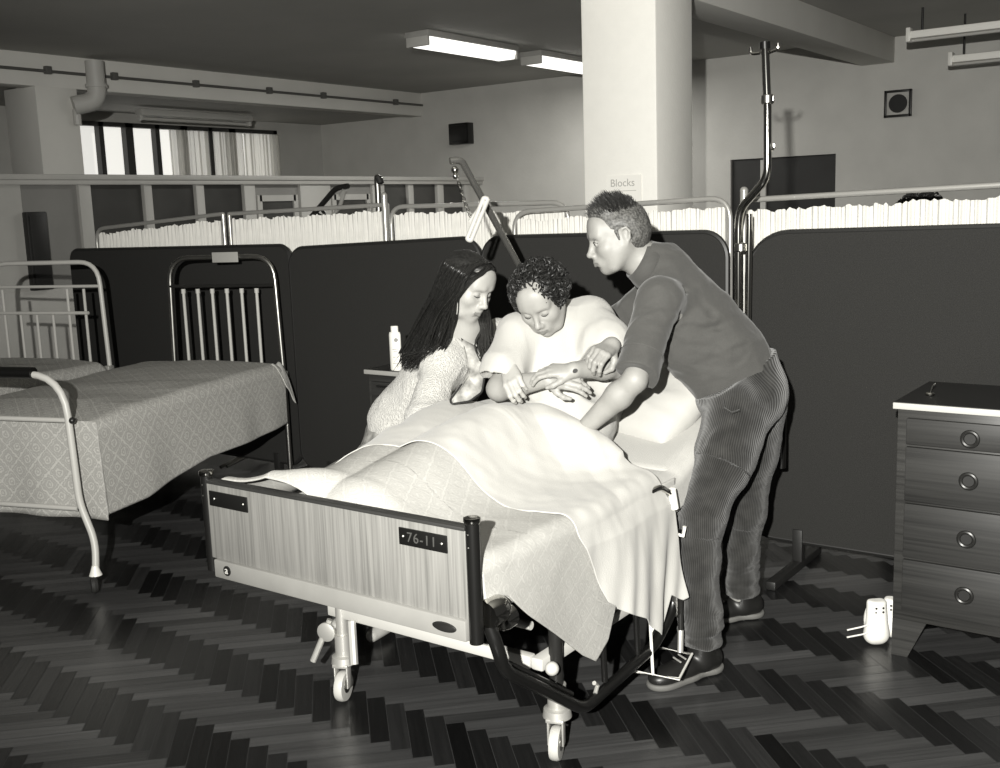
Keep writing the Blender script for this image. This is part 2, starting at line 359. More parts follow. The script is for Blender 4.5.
n.link(b, 0, mx, 1); n.link(tr, 0, mx, 2); n.link(mx, 0, mx2, 1); n.link(tp, 0, mx2, 2); n.link(mx2, 0, n.n['Material Output'], 0); M['net'] = n.m
def gathered(x, y0, y1, z0, z1, amp, waves, axis='y', seed=0, nz=6, nu=200, ztop=None):
    V = []; u = np.linspace(0, 1, nu)
    for i in range(nz):
        t = i/(nz-1); ph = 2*PI*waves*u+1.7*np.sin(u*17+seed)+.8*np.sin(u*41+seed*2)
        off = amp*np.sin(ph)*(1-.25*t)+amp*.4*np.sin(ph*2.3+seed+t*2); zt = z1+(0 if ztop is None else ztop(u)); z = zt+(z0-zt)*t
        for a, o_, zz in zip(u, off, z if np.ndim(z) else np.full(nu, z)): V.append((x+o_, y0+(y1-y0)*a, zz) if axis == 'y' else (y0+(y1-y0)*a, x+o_, zz))
    return np.array(V), grid_faces(nz, nu)
for k, (a, bb) in enumerate([(8.35, 8.95), (9.0, 9.5), (9.5, 10.1)]):
    v, f = gathered(WX+.08, a, bb, 1.02, 2.56, .022, 6+k, seed=k); tag(mesh('net_curtain', v, f, M['net']), ['pale net curtain covering the middle of the long window', 'greyish net curtain in the fourth pair of window panes', 'darkest bunched curtain at the right end of the window'][k], 'curtain', 'net curtains on the window')
# half-height partition with glazed panels
PX = -8.2; PT = 1.885
ledge = [('ledge')]
struct('trim_4', G().box2((PX-.14, 3.4, PT-.085), (PX+.05, WY, PT-.045), .004).box2((PX-.16, 3.4, PT-.045), (PX+.07, WY, PT), .006), M['trimw'])
ys = {k: onp(k, 205, 0, PX)[1] for k in (22, 79, 91, 144, 152, 196, 204, 244, 255, 300, 308, 330, 352, 372, 384, 408, 413, 437, 443, 464, 470)}
st = G()
for a, bb in ((79, 91), (144, 152), (196, 204), (244, 255), (300, 330), (372, 384), (408, 413), (437, 443), (464, 470)): st.box2((PX-.05, ys[a], 0), (PX+.02, ys[bb], PT-.085), .004)
st.box2((PX-.05, 3.4, 0), (PX-.0, ys[22]+.0, PT-.085)); st.box2((PX-.04, ys[470], 0), (PX+.0, WY, PT-.085)); st.box2((PX-.05, 3.4, 0), (PX+.01, WY, .95), .004)
struct('wall_partition', st, M['trimw'])
struct('trim_5', G().box2((PX-.03, ys[22]-.1, .9), (PX-.02, ys[79], PT-.08)), M['wallshade'])
wi = 2
for a, bb in ((91, 144), (152, 196), (204, 244), (384, 408), (413, 437), (443, 464)):
    struct('window_%d' % wi, G().box2((PX-.035, ys[a], .94), (PX-.025, ys[bb], PT-.08)), M['glass_dark']); wi += 1
for k, (a, bb) in enumerate(((255, 300), (330, 372))):
    d = struct('door_%d' % (k+1), G().box2((PX-.045, ys[a], 0), (PX-.015, ys[bb], PT-.085)), M['wallshade'])
    g = G(); y0, y1 = ys[a]+.06, ys[bb]-.06; z1 = PT-.22
    for q in (y0, y1): g.box2((PX-.03, q-.03, .1), (PX+.01, q+.03, z1+.03))
    g.box2((PX-.03, y0, z1-.03), (PX+.01, y1, z1+.03)); part('door_frame', g, M['trimw'], d); part('door_panel', G().box2((PX-.02, y0+.03, 1.0), (PX-.012, y1-.03, z1-.03)), M['glass_dark'], d)
# dark cupboard door set in the back wall
d = struct('door_3', G().box2((-4.87, WY+.03, 0), (-3.66, WY+.08, 1.92)), M['door_dark'])
x_ = onp(763, 175, 1, WY)[0]; part('door_frame', G().box2((-4.87, WY-.012, 0), (-4.8, WY+.05, 1.92)).box2((x_-.03, WY+.0, 0), (x_+.03, WY+.05, 1.9)), M['plaster'], d)
struct('baseboard_back', G().box2((PX, WY-.02, 0), (-4.87, WY, .12)).box2((-3.66, WY-.02, 0), (1.2, WY, .12)), M['door_dark'])
# ================================================================ things on walls and ceiling
# pipe run along the beam with clips
pz = onp(150, 80.5, 0, -9.07)[2]; t = thing('heating_pipe', 'thin dark pipe clipped along the pale ceiling beam', 'pipe', (-9.07, 7, pz)); part('pipe', rel(G().tube([(-9.07, 3.3, pz), (-9.07, WY-.02, pz)], .014, 8), t.location), M['thinpipe'], t)
for x in (49, 115, 196, 269, 323, 395):
    y = onp(x, 80, 0, -9.07)[1]; part('pipe_clip', rel(G().box2((-9.1, y-.03, pz-.025), (-9.05, y+.03, pz+.045), .006), t.location), M['thinpipe'], t)
# short flue with elbow beside the pillar
q = [onp(94, 61, 0, -8.97), onp(96, 104, 0, -8.97), onp(80, 106, 0, -9.02)]; z0, z1 = q[0][2], q[1][2]+.03
t = thing('vent_pipe', 'fat pale vent pipe with elbow dropping past the beam', 'pipe', (-8.97, float(q[0][1]), z1))
g = G().tube([(-8.97, q[0][1], min(z0, 2.995)), (-8.97, q[0][1], z1), (-9.06, q[0][1]-.20, z1-.05)], .085, 16, fil=.12); part('duct', rel(g, t.location), M['pipe'], t)
part('collar', rel(G().lathe([(.088, 0), (.1, .0), (.1, .03), (.088, .03)], (-8.97, q[0][1], z1+.12)), t.location), M['pipe'], t); part('elbow_stub', rel(G().tube([(-9.06, q[0][1]-.17, z1-.08), (-9.06, q[0][1]-.17, z1-.22)], .035, 10), t.location), M['pipe'], t)
# unlit fitting over the window
t = thing('ceiling_lamp', 'long unlit lamp hanging above the curtained window', 'lamp', (-10.2, 7.5, 2.66)); a, bb = onp(138, 110, 0, -10.2), onp(250, 122, 0, -10.2)
part('lamp_body', rel(G().box2((-10.26, a[1], 2.63), (-10.14, bb[1], 2.7), .01), t.location), M['trimw'], t); part('tube', rel(G().tube([(-10.2, a[1]+.04, 2.60), (-10.2, bb[1]-.04, 2.60)], .018, 10), t.location), M['cream_paint'], t)
part('end_bracket', rel(G().box2((-10.23, a[1], 2.58), (-10.17, a[1]+.04, 2.64), .004), t.location), M['cream_paint'], t); part('end_bracket', rel(G().box2((-10.23, bb[1]-.04, 2.58), (-10.17, bb[1], 2.64), .004), t.location), M['cream_paint'], t)
# two lit fluorescent fittings end to end
for k, (y0, y1) in enumerate(((7.25, 8.6), (8.98, 10.33))):
    xc = -6.02; t = thing('fluorescent_light', ['lit fluorescent ceiling light nearest the camera', 'lit fluorescent ceiling light partly behind the white column'][k], 'ceiling light', (xc, (y0+y1)/2, CZ), 0, 'lit fluorescent ceiling lights')
    part('housing', rel(G().box2((xc-.13, y0, CZ-.055), (xc+.13, y1, CZ-.001), .008), t.location), M['grey_paint'], t)
    pr = [(-.115, -.05), (-.09, -.125), (.09, -.125), (.115, -.05)]
    part('diffuser', rel(G().prism([(xc+a_, CZ+b_) for a_, b_ in pr], y0+.03, y1-.03), t.location), M['tube_light'], t)
    for yy in (y0, y1-.03): part('end_cap', rel(G().box2((xc-.12, yy, CZ-.13), (xc+.12, yy+.03, CZ-.05), .006), t.location), M['cream_paint'], t)
o = P(468, 53, 6); p = onp(468, 53, 2, 2.97); t = thing('smoke_detector', 'small round white detector on the ceiling beside the lit fluorescent light', 'smoke detector', (float(p[0]), float(p[1]), CZ)); part('base', rel(G().lathe([(.07, -.02), (.1, -.015), (.11, 0)], (p[0], p[1], CZ)), t.location), M['white_plastic'], t); part('sensor_cap', rel(G().lathe([(.03, -.04), (.055, -.035), (.06, -.02)], (p[0], p[1], CZ)), t.location), M['white_plastic'], t)
# strip fittings at upper right
for k, (xa, ya, zc, lab) in enumerate(((907, 37, 2.78, 'unlit white strip lamp under the ceiling, nearer of two at right'), (949, 61, 2.62, 'unlit strip lamp under the ceiling at right, the lower and farther one'))):
    p = onp(xa, ya, 2, zc); t = thing('strip_lamp', lab, 'ceiling light', (float(p[0]), float(p[1]), zc+.02), 0, 'unlit strip lamps'); ln = 1.3
    part('batten', rel(G().box2((p[0]+.02, p[1]-.035, zc-.02), (p[0]+ln, p[1]+.035, zc+.04), .008), t.location), M['column'], t)
    part('end_bracket', rel(G().box2((p[0], p[1]-.045, zc-.045), (p[0]+.035, p[1]+.045, zc+.07), .005), t.location), M['white_plastic'], t)
    [part('hanger', rel(G().tube([(p[0]+e_, p[1], zc+.03), (p[0]+e_, p[1], CZ)], .01, 8), t.location), M['dark_metal'], t) for e_ in (.12, 1.1)]
    part('tube', rel(G().tube([(p[0]+.04, p[1], zc-.035), (p[0]+ln-.02, p[1], zc-.035)], .013, 10), t.location), M['cream_paint'], t)
# loudspeaker box, vent
a, bb = onp(449, 124, 1, WY-.1), onp(469.5, 143.5, 1, WY-.1); t = thing('wall_speaker', 'small black box mounted high on the back wall', 'speaker', (float((a[0]+bb[0])/2), WY, float(bb[2])))
part('case', rel(G().box2((a[0], WY-.12, bb[2]), (bb[0], WY, a[2]), .01), t.location), M['black_metal'], t); part('grille', rel(G().box2((a[0]+.03, WY-.128, bb[2]+.03), (bb[0]-.03, WY-.118, a[2]-.03), .004), t.location), M['dark_metal'], t)
a, bb = onp(884.5, 90, 1, WY-.03), onp(911, 117, 1, WY-.03); cx, cz, hw = (a[0]+bb[0])/2, (a[2]+bb[2])/2, abs(bb[0]-a[0])/2
t = thing('wall_vent', 'square vent with dark round opening on the back wall', 'vent', (float(cx), WY, float(cz)))
g = G()
for dx, dz, sx, sz in ((0, hw-.012, 2*hw, .024), (0, -hw+.012, 2*hw, .024), (hw-.012, 0, .024, 2*hw), (-hw+.012, 0, .024, 2*hw)): g.box((cx+dx, WY-.02, cz+dz), (sx, .04, sz), .004)
part('frame', rel(g, t.location), M['dark_metal'], t); part('face_plate', rel(G().box((cx, WY-.012, cz), (2*hw-.03, .02, 2*hw-.03)), t.location), M['trimw'], t)
part('opening', rel(G().lathe([(.085, -.035), (.09, -.02), (.085, 0)], (cx, WY, cz), (0, 1, 0), 28), t.location), M['black'], t)
# dark notice board on the partition at far left
a, bb = onp(26, 212, 0, PX+.06), onp(54, 262, 0, PX+.06)
t = thing('fuse_box', 'dark flat cupboard on the partition at far left', 'cupboard', (PX+.02, float(a[1]), 1.1)); part('case', rel(G().box2((PX-.02, a[1], .95), (PX+.06, bb[1]-.02, a[2]), .01), t.location), M['dark_board'], t); part('door', rel(G().box2((PX+.06, a[1]+.02, .98), (PX+.07, bb[1]-.04, a[2]-.03), .003), t.location), M['dark_board'], t)
# hand-written paper on the column
a, bb = onp(607, 176, 1, 5.545), onp(641.5, 206, 1, 5.545); cx, cz = (a[0]+bb[0])/2, (a[2]+bb[2])/2
t = thing('notice', 'white paper notice with faint handwriting taped to the column', 'notice', (float(cx), 5.549, float(cz))); part('sheet', rel(G().box2((a[0], 5.545, bb[2]-.02), (bb[0], 5.551, a[2])), t.location), M['paper'], t)
Mx = Matrix.Translation((float(-.01), -.0055, .045))@Matrix.Rotation(PI/2, 4, 'X'); text_mesh('handwriting', 'Blocks', .062, M['ink'], Mx, t); part('underline', G().box((-.005, -.005, .0), (.17, .001, .003)), M['ink'], t)
# ================================================================ lights
def light(name, ty, loc, energy, **k):
    l = bpy.data.lights.new(name, ty); l.energy = energy; l.color = (1, .985, .93)
    for a, v in k.items(): setattr(l, a, v)
    o = bpy.data.objects.new(name, l); o.location = loc; COL.objects.link(o); return o
FLP = CC-RH*.34+ZU*.36-FH*.7
fl = light('camera_flash', 'SPOT', FLP, FLASH, spot_size=math.radians(100), spot_blend=1., shadow_soft_size=.022)
aim = P(AIM[0], AIM[1], 4)-FLP; fl.rotation_euler = Vector(aim).to_track_quat('-Z', 'Y').to_euler()
for k, y in enumerate((7.92, 9.65)):
    o = light('fluorescent_tube', 'AREA', (-6.02, y, CZ-.14), 40, shape='RECTANGLE', size=.2, size_y=1.3)
wd = bpy.data.worlds.new('world'); SC.world = wd; wd.use_nodes = True; wd.node_tree.nodes['Background'].inputs[0].default_value = colr(1); wd.node_tree.nodes['Background'].inputs[1].default_value = AMB
# ================================================================ fabrics
def cloth_mat(name, l, var=.06, scale=9, rough=.9, bump=.0015, bscale=420, sheen=.15):
    n = N(name); b = n.b; b.inputs['Roughness'].default_value = rough; b.inputs['Specular IOR Level'].default_value = .15; b.inputs['Sheen Weight'].default_value = sheen
    c = n.coord('Object'); t = n.add('ShaderNodeTexNoise', {'Vector': (c, 'Vector'), 'Scale': float(scale), 'Detail': 4.}); r = n.ramp(t, 'Fac', [(.3, l*(1-var)), (.7, l*(1+var))]); n.link(r, 'Color', b, 'Base Color')
    t2 = n.add('ShaderNodeTexNoise', {'Vector': (c, 'Vector'), 'Scale': float(bscale), 'Detail': 1.}); n.bump(t2, 'Fac', bump); return n.m
M['sheet'] = cloth_mat('white_sheet', SHEET, .03); M['blanket'] = cloth_mat('white_blanket', SHEET*.97, .03, 14, bump=.0007, bscale=300)
M['gown'] = cloth_mat('white_gown', SHEET*.86, .02, 12); M['curtain'] = cloth_mat('white_curtain', .62, .05, 14)
def spread_mat(name, base, fig, size, contrast):
    # woven bedspread: diagonal trellis with a rosette in every lozenge, drawn in the cloth's own coordinates
    n = N(name); b = n.b; b.inputs['Roughness'].default_value = .9; b.inputs['Specular IOR Level'].default_value = .15
    uv = n.add('ShaderNodeUVMap', uv_map='UVMap'); mp = n.add('ShaderNodeMapping', {'Vector': (uv, 'UV'), 'Rotation': (0, 0, PI/4), 'Scale': (1/size, 1/size, 1)})
    nz_ = n.add('ShaderNodeTexNoise', {'Vector': (uv, 'UV'), 'Scale': 70., 'Detail': 2.}); ad_ = n.add('ShaderNodeMix', {0: .13}, data_type='VECTOR', blend_type='MIX') if 0 else n.add('ShaderNodeVectorMath', {0: (nz_, 'Color'), 1: (.3, .3, 0)}, operation='MULTIPLY'); ad2 = n.add('ShaderNodeVectorMath', {0: (mp, 'Vector'), 1: (ad_, 'Vector')}, operation='ADD'); fr = n.add('ShaderNodeVectorMath', {0: (ad2, 'Vector')}, operation='FRACTION'); sb = n.add('ShaderNodeVectorMath', {0: (fr, 'Vector'), 1: (.5, .5, 0)}, operation='SUBTRACT')
    sx = n.add('ShaderNodeSeparateXYZ', {'Vector': (sb, 'Vector')}); ax = vmath(n, 'ABSOLUTE', (sx, 'X')); ay = vmath(n, 'ABSOLUTE', (sx, 'Y')); mxx = vmath(n, 'MAXIMUM', ax, ay)
    ln = n.add('ShaderNodeVectorMath', {0: (sb, 'Vector')}, operation='LENGTH')
    tl = vmath(n, 'COMPARE', mxx, .5); tl[0].inputs[2].default_value = .05; tl2 = vmath(n, 'COMPARE', mxx, .36); tl2[0].inputs[2].default_value = .025
    ring = vmath(n, 'COMPARE', (ln, 'Value'), .2); ring[0].inputs[2].default_value = .045; dot = vmath(n, 'LESS_THAN', (ln, 'Value'), .07)
    sm = vmath(n, 'MAXIMUM', vmath(n, 'MAXIMUM', tl, vmath(n, 'MULTIPLY', tl2, .6)), vmath(n, 'MAXIMUM', vmath(n, 'MULTIPLY', ring, .9), dot))
    c = n.coord('UV', (1, 1, 1)); t = n.add('ShaderNodeTexNoise', {'Vector': (c, 'Vector'), 'Scale': 90., 'Detail': 3.}); m2 = vmath(n, 'MULTIPLY', sm, vmath(n, 'ADD', (t, 'Fac'), .45))
    r = n.ramp(m2[0], 0, [(0, base), (1, fig)]); n.link(r, 'Color', b, 'Base Color')
    n.bump(m2[0], 0, .002*contrast); return n.m
M['spread'] = spread_mat('figured_bedspread', .33, .45, .072, .7); M['spread_white'] = spread_mat('white_figured_bedspread', SHEET*.84, SHEET*.93, .05, .6)
def cloth_obj(name, V, nu, nv, mat, uv=None, parent=None, thick=.004, loc=None):
    o = mesh(name, V, grid_faces(nu, nv), mat, parent, uv=uv if uv is not None else np.zeros((len(V), 2)), ang=60, loc=loc)
    s = o.modifiers.new('thickness', 'SOLIDIFY'); s.thickness = thick; s.offset = 0; return o
def arcuv(Pg):                                                     # Pg: nu x nv x 3 -> arc-length coordinates
    du = np.linalg.norm(np.diff(Pg, axis=0), axis=2); dv = np.linalg.norm(np.diff(Pg, axis=1), axis=2); nu, nv = Pg.shape[:2]
    u = np.concatenate([np.zeros((1, nv)), np.cumsum(du, 0)]); v = np.concatenate([np.zeros((nu, 1)), np.cumsum(dv, 1)], 1)
    u = np.repeat(u[:, nv//2:nv//2+1], nv, 1); v = v-v[:, nv//2:nv//2+1]; return np.stack([u, v], -1).reshape(-1, 2)
# ================================================================ hospital bed in front. local frame: x across (right +), y towards the head
BX, BY = -1.866, 1.815
hb = thing('hospital_bed', 'adjustable hospital bed with wood-grain footboard holding the patient', 'bed', (BX, BY, 0))
HW = .457; HBY = 1.87
part('footboard', G().box2((-HW+.012, -.012, .555), (HW-.012, .012, .768), .003), M['laminate'], hb)
part('footboard_edge', G().box2((-HW+.012, -.016, .766), (HW-.012, .016, .775), .002), M['cab_wood'], hb)
M['pole_steel'] = simple('pole_steel', .26, .25, .8); M['strip'] = simple('strip_paint', .21, .4, var=.06, scale=12)
bs = part('bumper_strip', G().box2((-HW+.03, -.022, .505), (HW-.014, .010, .556), .004), M['strip'], hb)
part('badge', G().lathe([(.014, 0), (.014, .003), (.009, .004)], (-HW+.085, -.0215, .532), (0, -1, 0)), M['black'], bs)
text_mesh('badge_letter', 'a', .03, M['cream_paint'], Matrix.Translation((-HW+.085, -.0262, .534))@Matrix.Rotation(PI/2, 4, 'X'), bs)
v = []; g = G().lathe([(.035, 0), (.035, .003), (.031, .005)], (HW-.075, -.0215, .531), (0, -1, 0), 28, 1, 1)
ctr = np.array((HW-.075, -.0215, .531)); g.v = [tuple(ctr+(np.array(p)-ctr)*np.array((1, 1, .34))) for p in g.v]; part('maker_plate', g, M['dark_metal'], bs)
for k, (x, txt) in enumerate(((-HW+.105, None), (HW-.135, '76-11'))):
    w_ = .072; pl_ = tag(part('name_plate', G().box2((x-w_-(.008 if k == 0 else 0), -.0165, .706-.0), (x+w_, -.0115, .748), .0015), M['plate_black'], hb), ['plain black plate' , 'black plate engraved 76-11'][k])
    for sx in (-w_+.014, w_-.014): part('screw', G().lathe([(.0026, 0), (.0018, .0015)], (x+sx, -.0163, .728), (0, -1, 0), 10), M['screw'], pl_)
    if txt: text_mesh('engraving', txt, .034, M['white_ink'], Matrix.Translation((x-.002, -.0172, .727))@Matrix.Rotation(PI/2, 4, 'X'), pl_, spacing=1.15)
for s in (-1, 1):
    p_ = part('corner_post', G().tube([(s*HW, 0, .50 if s > 0 else .515), (s*HW, 0, .785)], .0165, 16), M['black_metal'], hb)
    part('post_cap', G().lathe([(.017, .783), (.02, .788), (.02, .797), (.012, .799), (.0, .797)], (s*HW, 0, 0)), M['chrome'], p_)
    for z in (.73, .76): part('rivet', G().ball((s*HW, -.0165, z), .0022, 8), M['steel'], p_)
# mattress platform frame, hinged back section
fr = G()
for s in (-1, 1): fr.box2((s*.43-.016, .02, .515), (s*.43+.016, HBY-.01, .555), .004)
for y in (.05, .7, 1.3, HBY-.02): fr.box2((-.43, y-.015, .52), (.43, y+.015, .55), .004)
part('platform_frame', fr, M['black_metal'], hb)
part('mattress_platform', G().box2((-.44, .03, .555), (.44, 1.28, .565), .002), M['dark_metal'], hb)
HG = np.array([0, 1.02, .575]); BA = math.radians(17)
Rb = np.array([[1, 0, 0], [0, math.cos(BA), -math.sin(BA)], [0, math.sin(BA), math.cos(BA)]])
br = G().box(HG+Rb@np.array([0, .42, 0]), (.88, .80, .012), .003, Rb)
for s in (-1, 1): br.box(HG+Rb@np.array([s*.445, .42, 0]), (.024, .82, .03), .006, Rb)
part('backrest_frame', br, M['steel'], hb)
part('backrest_strut', G().tube([(.3, 1.75, .55), HG+Rb@np.array([.3, .75, -.02])], .012), M['chrome'], hb); part('backrest_strut', G().tube([(-.3, 1.75, .55), HG+Rb@np.array([-.3, .75, -.02])], .012), M['chrome'], hb)
lv = part('backrest_lever', G().tube([(.46, .84, .655), (.475, .87, .665), (.485, .93, .63), (.47, .95, .6)], .009, 10, fil=.02), M['chrome'], hb)
part('lever_grip', G().tube([(.485, .925, .645), (.487, .94, .585)], .013, 12), M['white_plastic'], lv)
# headboard
g = G().box2((-HW+.012, HBY-.01, .56), (HW-.012, HBY+.015, .82), .004); part('headboard', g, M['laminate'], hb)
for s in (-1, 1): part('corner_post', G().tube([(s*HW, HBY, .50), (s*HW, HBY, .84)], .0165, 16), M['black_metal'], hb)
# wheeled base
bf = G().box2((-.41, .375, .262), (.34, .405, .298), .004).box2((-.41, 1.72, .262), (.41, 1.75, .298), .004)
for s in (-1, 1): bf.box2((s*.36-.018, .38, .262), (s*.36+.018, 1.74, .296), .004)
part('base_frame', bf, M['cream_paint'], hb)
part('base_bar', G().tube([(-.36, .36, .395), (.36, .36, .395)], .012, 12), M['cream_paint'], hb)
part('bar_end', G().ball((.415, .37, .285), .019), M['cream_paint'], hb)
for s in (-1, 1):
    for y in (.55, 1.5): part('lift_arm', G().box(((s*.3), y, .41), (.03, .03, .34), .004, np.array([[1, 0, 0], [0, .87, -.5], [0, .5, .87]])), M['black_metal'], hb)
part('lift_column', G().lathe([(.035, .25), (.035, .4), (.026, .41), (.026, .53)], (0, .95, 0)), M['dark_metal'], hb)
for sx, y in ((-.36, .385), (.385, .435), (-.36, 1.73), (.36, 1.73)):
    L_ = part('caster_leg', G().tube([(sx, y, .13), (sx, y, .515)], .019, 14), M['dark_metal' if sx > 0 else 'zinc'], hb)
    part('caster_collar', G().lathe([(.026, .21), (.026, .145), (.037, .14), (.04, .118), (.024, .11)], (sx, y, 0)), M['zinc'], L_)
    an = {-.36: .35, .385: .35}.get(sx, .5); ax = np.array([math.cos(an), math.sin(an), 0]); c0 = np.array([sx, y, 0])+np.array([-ax[1], ax[0], 0])*-.018
    part('caster_fork', G().box(c0+ax*.02+np.array([0, 0, .082]), (.006, .03, .075), .003, np.stack([ax, [-ax[1], ax[0], 0], [0, 0, 1]], 1)).box(c0-ax*.02+np.array([0, 0, .082]), (.006, .03, .075), .003, np.stack([ax, [-ax[1], ax[0], 0], [0, 0, 1]], 1)).box(c0+np.array([0, 0, .117]), (.05, .04, .012), .003, np.stack([ax, [-ax[1], ax[0], 0], [0, 0, 1]], 1)), M['zinc'], L_)
    wz = part('caster_wheel', G().lathe([(.03, -.014), (.044, -.013), (.047, -.006), (.047, .006), (.044, .013), (.03, .014)], c0+np.array([0, 0, .048]), ax, 28), M['cream_paint'], L_)
    part('wheel_hub', G().lathe([(.0, -.017), (.012, -.017), (.024, -.0145), (.024, .0145), (.012, .017), (0, .017)], c0+np.array([0, 0, .052]), ax), M['steel'], wz)
for y in (.385,): 
    part('brake_pedal', G().tube([(-.40, y-.01, .25), (-.445, y-.05, .12)], .010, 10), M['zinc'], hb); part('brake_pedal', G().tube([(-.30, y-.02, .27), (-.27, y-.05, .15)], .014, 10), M['zinc'], hb)
    part('brake_bracket', G().lathe([(.03, 0), (.03, .01), (.02, .014)], (-.405, y-.02, .215), (.3, -1, 0), 20), M['zinc'], hb)
# lowered side rail: bent tube hanging outside the frame
rl = part('side_rail', G().tube([(.455, .05, .53), (.475, .055, .47), (.466, .09, .40), (.466, .44, .155), (.466, .84, .185), (.466, .97, .26), (.46, 1.0, .5)], .0165, 14, fil=.045), M['black_metal'], hb)
part('hinge_drum', G().lathe([(.0, -.03), (.03, -.03), (.034, -.02), (.034, .02), (.03, .03), (0, .03)], (.474, .045, .565), (0, 1, 0), 22), M['chrome'], rl)
part('hinge_drum', G().lathe([(.0, -.02), (.024, -.02), (.028, -.01), (.028, .02), (0, .02)], (.476, .085, .535), (0, 1, 0), 22), M['chrome'], rl)
for y in (.56, .75): part('rail_stay', G().tube([(.462, y, .185), (.45, y, .52)], .009, 10), M['black_metal'], rl)
part('rail_hook', G().tube([(.466, .50, .175), (.462, .52, .19), (.464, .5, .205)], .006, 8), M['zinc'], rl)
part('rail_inner_bar', G().tube([(.44, .10, .42), (.44, .42, .20)], .009, 10), M['black_metal'], rl)
# white coated wire bracket and brake linkage at the man's foot
bk = [onp(x_, y_, 2, .115)-np.array((BX, BY, 0)) for x_, y_ in ((632, 671), (654, 646.5), (692, 654), (679, 679))]; wb = part('wire_bracket', G().tube(bk, .0045, 8, closed=True), M['white_plastic'], hb); bm_ = (bk[0]+bk[3])/2; bm_ = bk[0]*.55+bk[3]*.45
part('wire_upright', G().tube([bm_, bm_+[-.01, .0, .235]], .0045, 8), M['white_plastic'], wb); part('wire_upright', G().tube([bm_+[-.005, 0, .13], bm_+[.0, .11, .20]], .0045, 8), M['white_plastic'], wb)
part('linkage_cover', G().box((.468, .97, .30), (.04, .03, .13), .012), M['steel'], hb); part('linkage_rod', G().tube([(.46, 1.0, .5), (.475, 1.0, .3), (.485, .98, .16)], .008, 10, fil=.04), M['dark_metal'], hb)
part('linkage_foot', G().tube([(.485, .98, .19), (.49, .965, .125)], .009, 10), M['zinc'], hb); part('plastic_clip', G().tube([(.47, .96, .5), (.495, .98, .49), (.50, .98, .52)], .006, 8), M['white_plastic'], hb)
# lifting pole with strap handle
A = np.array((-.27, 1.98, .45)); B_ = P(517, 262, 4.1)-np.array((BX, BY, 0)); C_ = P(463, 163, 3.86)-np.array((BX, BY, 0)); D_ = P(450, 161, 3.84)-np.array((BX, BY, 0))
A = B_+(B_-C_)*1.9; A[2] = max(A[2], .5)
pole = part('lifting_pole', G().tube(fillet([A, C_+(C_-B_)*.03, D_], .05), .0125, 14), M['pole_steel'], hb)
cs = P(455, 170, 3.85)-np.array((BX, BY, 0)); ce = P(474, 222, 3.85)-np.array((BX, BY, 0))
part('chain_swivel', G().ball(cs+np.array((0, 0, .0)), .014).ball(cs-np.array((0, 0, .022)), .01), M['chrome'], pole)
g = G(); nl = 17
for k in range(nl):
    c0 = cs+(ce-cs)*((k+.5)/nl)-ZU*(.02*math.sin(PI*k/nl)); d = unit(ce-cs); u = unit(np.cross(d, CF)) if k % 2 else unit(np.cross(d, np.cross(d, CF)))
    g.tube([c0+d*.010*math.cos(a)+u*.0055*math.sin(a) for a in np.linspace(0, 2*PI, 9)[:-1]], .0016, 6, closed=True)
part('chain', g, M['chrome'], pole)
h0, h1 = P(486, 198, 3.85)-np.array((BX, BY, 0)), P(469, 240, 3.8)-np.array((BX, BY, 0)); d = unit(h1-h0); sd = unit(np.cross(d, CF))
pts = []
for s, e in ((1, h0), (1, h1), (-1, h1), (-1, h0)): pts.append(e+sd*s*.0085)
part('trapeze_handle', G().tube(fillet(pts+[pts[0]], .02), .0062, 10, flat=1.3), M['cream_paint'], pole)
part('trapeze_strap', G().tube([P(470, 222, 3.85)-np.array((BX, BY, 0)), h0+d*.01], .008, 8), M['cream_paint'], pole)
# ---------------------------------------------------------------- mattress, sheet, blanket, spread (lie on the bed: things of their own)
def rounded_slab(xa, xb, ya, yb, za, zb, r=.03):
    return G().box2((xa, ya, za), (xb, yb, zb), r, 4)
mt = thing('mattress', 'mattress on the hospital bed under the white sheet', 'mattress', (BX, BY, .566)); part('flat_section', rel(rounded_slab(-.43, .43, .035, 1.0, .567, .66), (0, 0, .566)), M['gown'], mt)
g = G().box(HG+Rb@np.array([0, .42, .055]), (.85, .80, .09), .03, Rb, 4); part('back_section', rel(g, (0, 0, .566)), M['gown'], mt)
def legs_bump(x, y):
    def seg(a, b, za, zb, wa, wb):
        a, b = np.array(a), np.array(b); ba = b-a; h = np.clip(((x-a[0])*ba[0]+(y-a[1])*ba[1])/(ba@ba), 0, 1); dx = x-(a[0]+h*ba[0]); dy = y-(a[1]+h*ba[1]); r2 = (dx*dx+dy*dy)/(wa+(wb-wa)*h)**2
        return (za+(zb-za)*h)*np.exp(-r2**1.1)
    z = 0
    for s, ox in ((-1, -.20), (1, .04)):
        k = seg((ox, 1.05), (ox-.05, .76+s*-.04), .13, KNEE+s*.015, .17, .17); c = seg((ox-.05, .76-s*.04), (ox*.6, .14), KNEE+s*.015, .105, .17, .15); z = np.maximum(z, np.maximum(k, c))*.5+.5*(z+np.maximum(k, c)-z*np.maximum(k, c)/KNEE*.9)
    return z
KNEE = .19
def top_z(x, y):
    t = np.clip(y-1.03, 0, None); zb = .672+t*math.tan(BA)*1.02
    edge = np.clip((np.abs(x)-.40)/.07, 0, 1); return zb-edge**2*.03
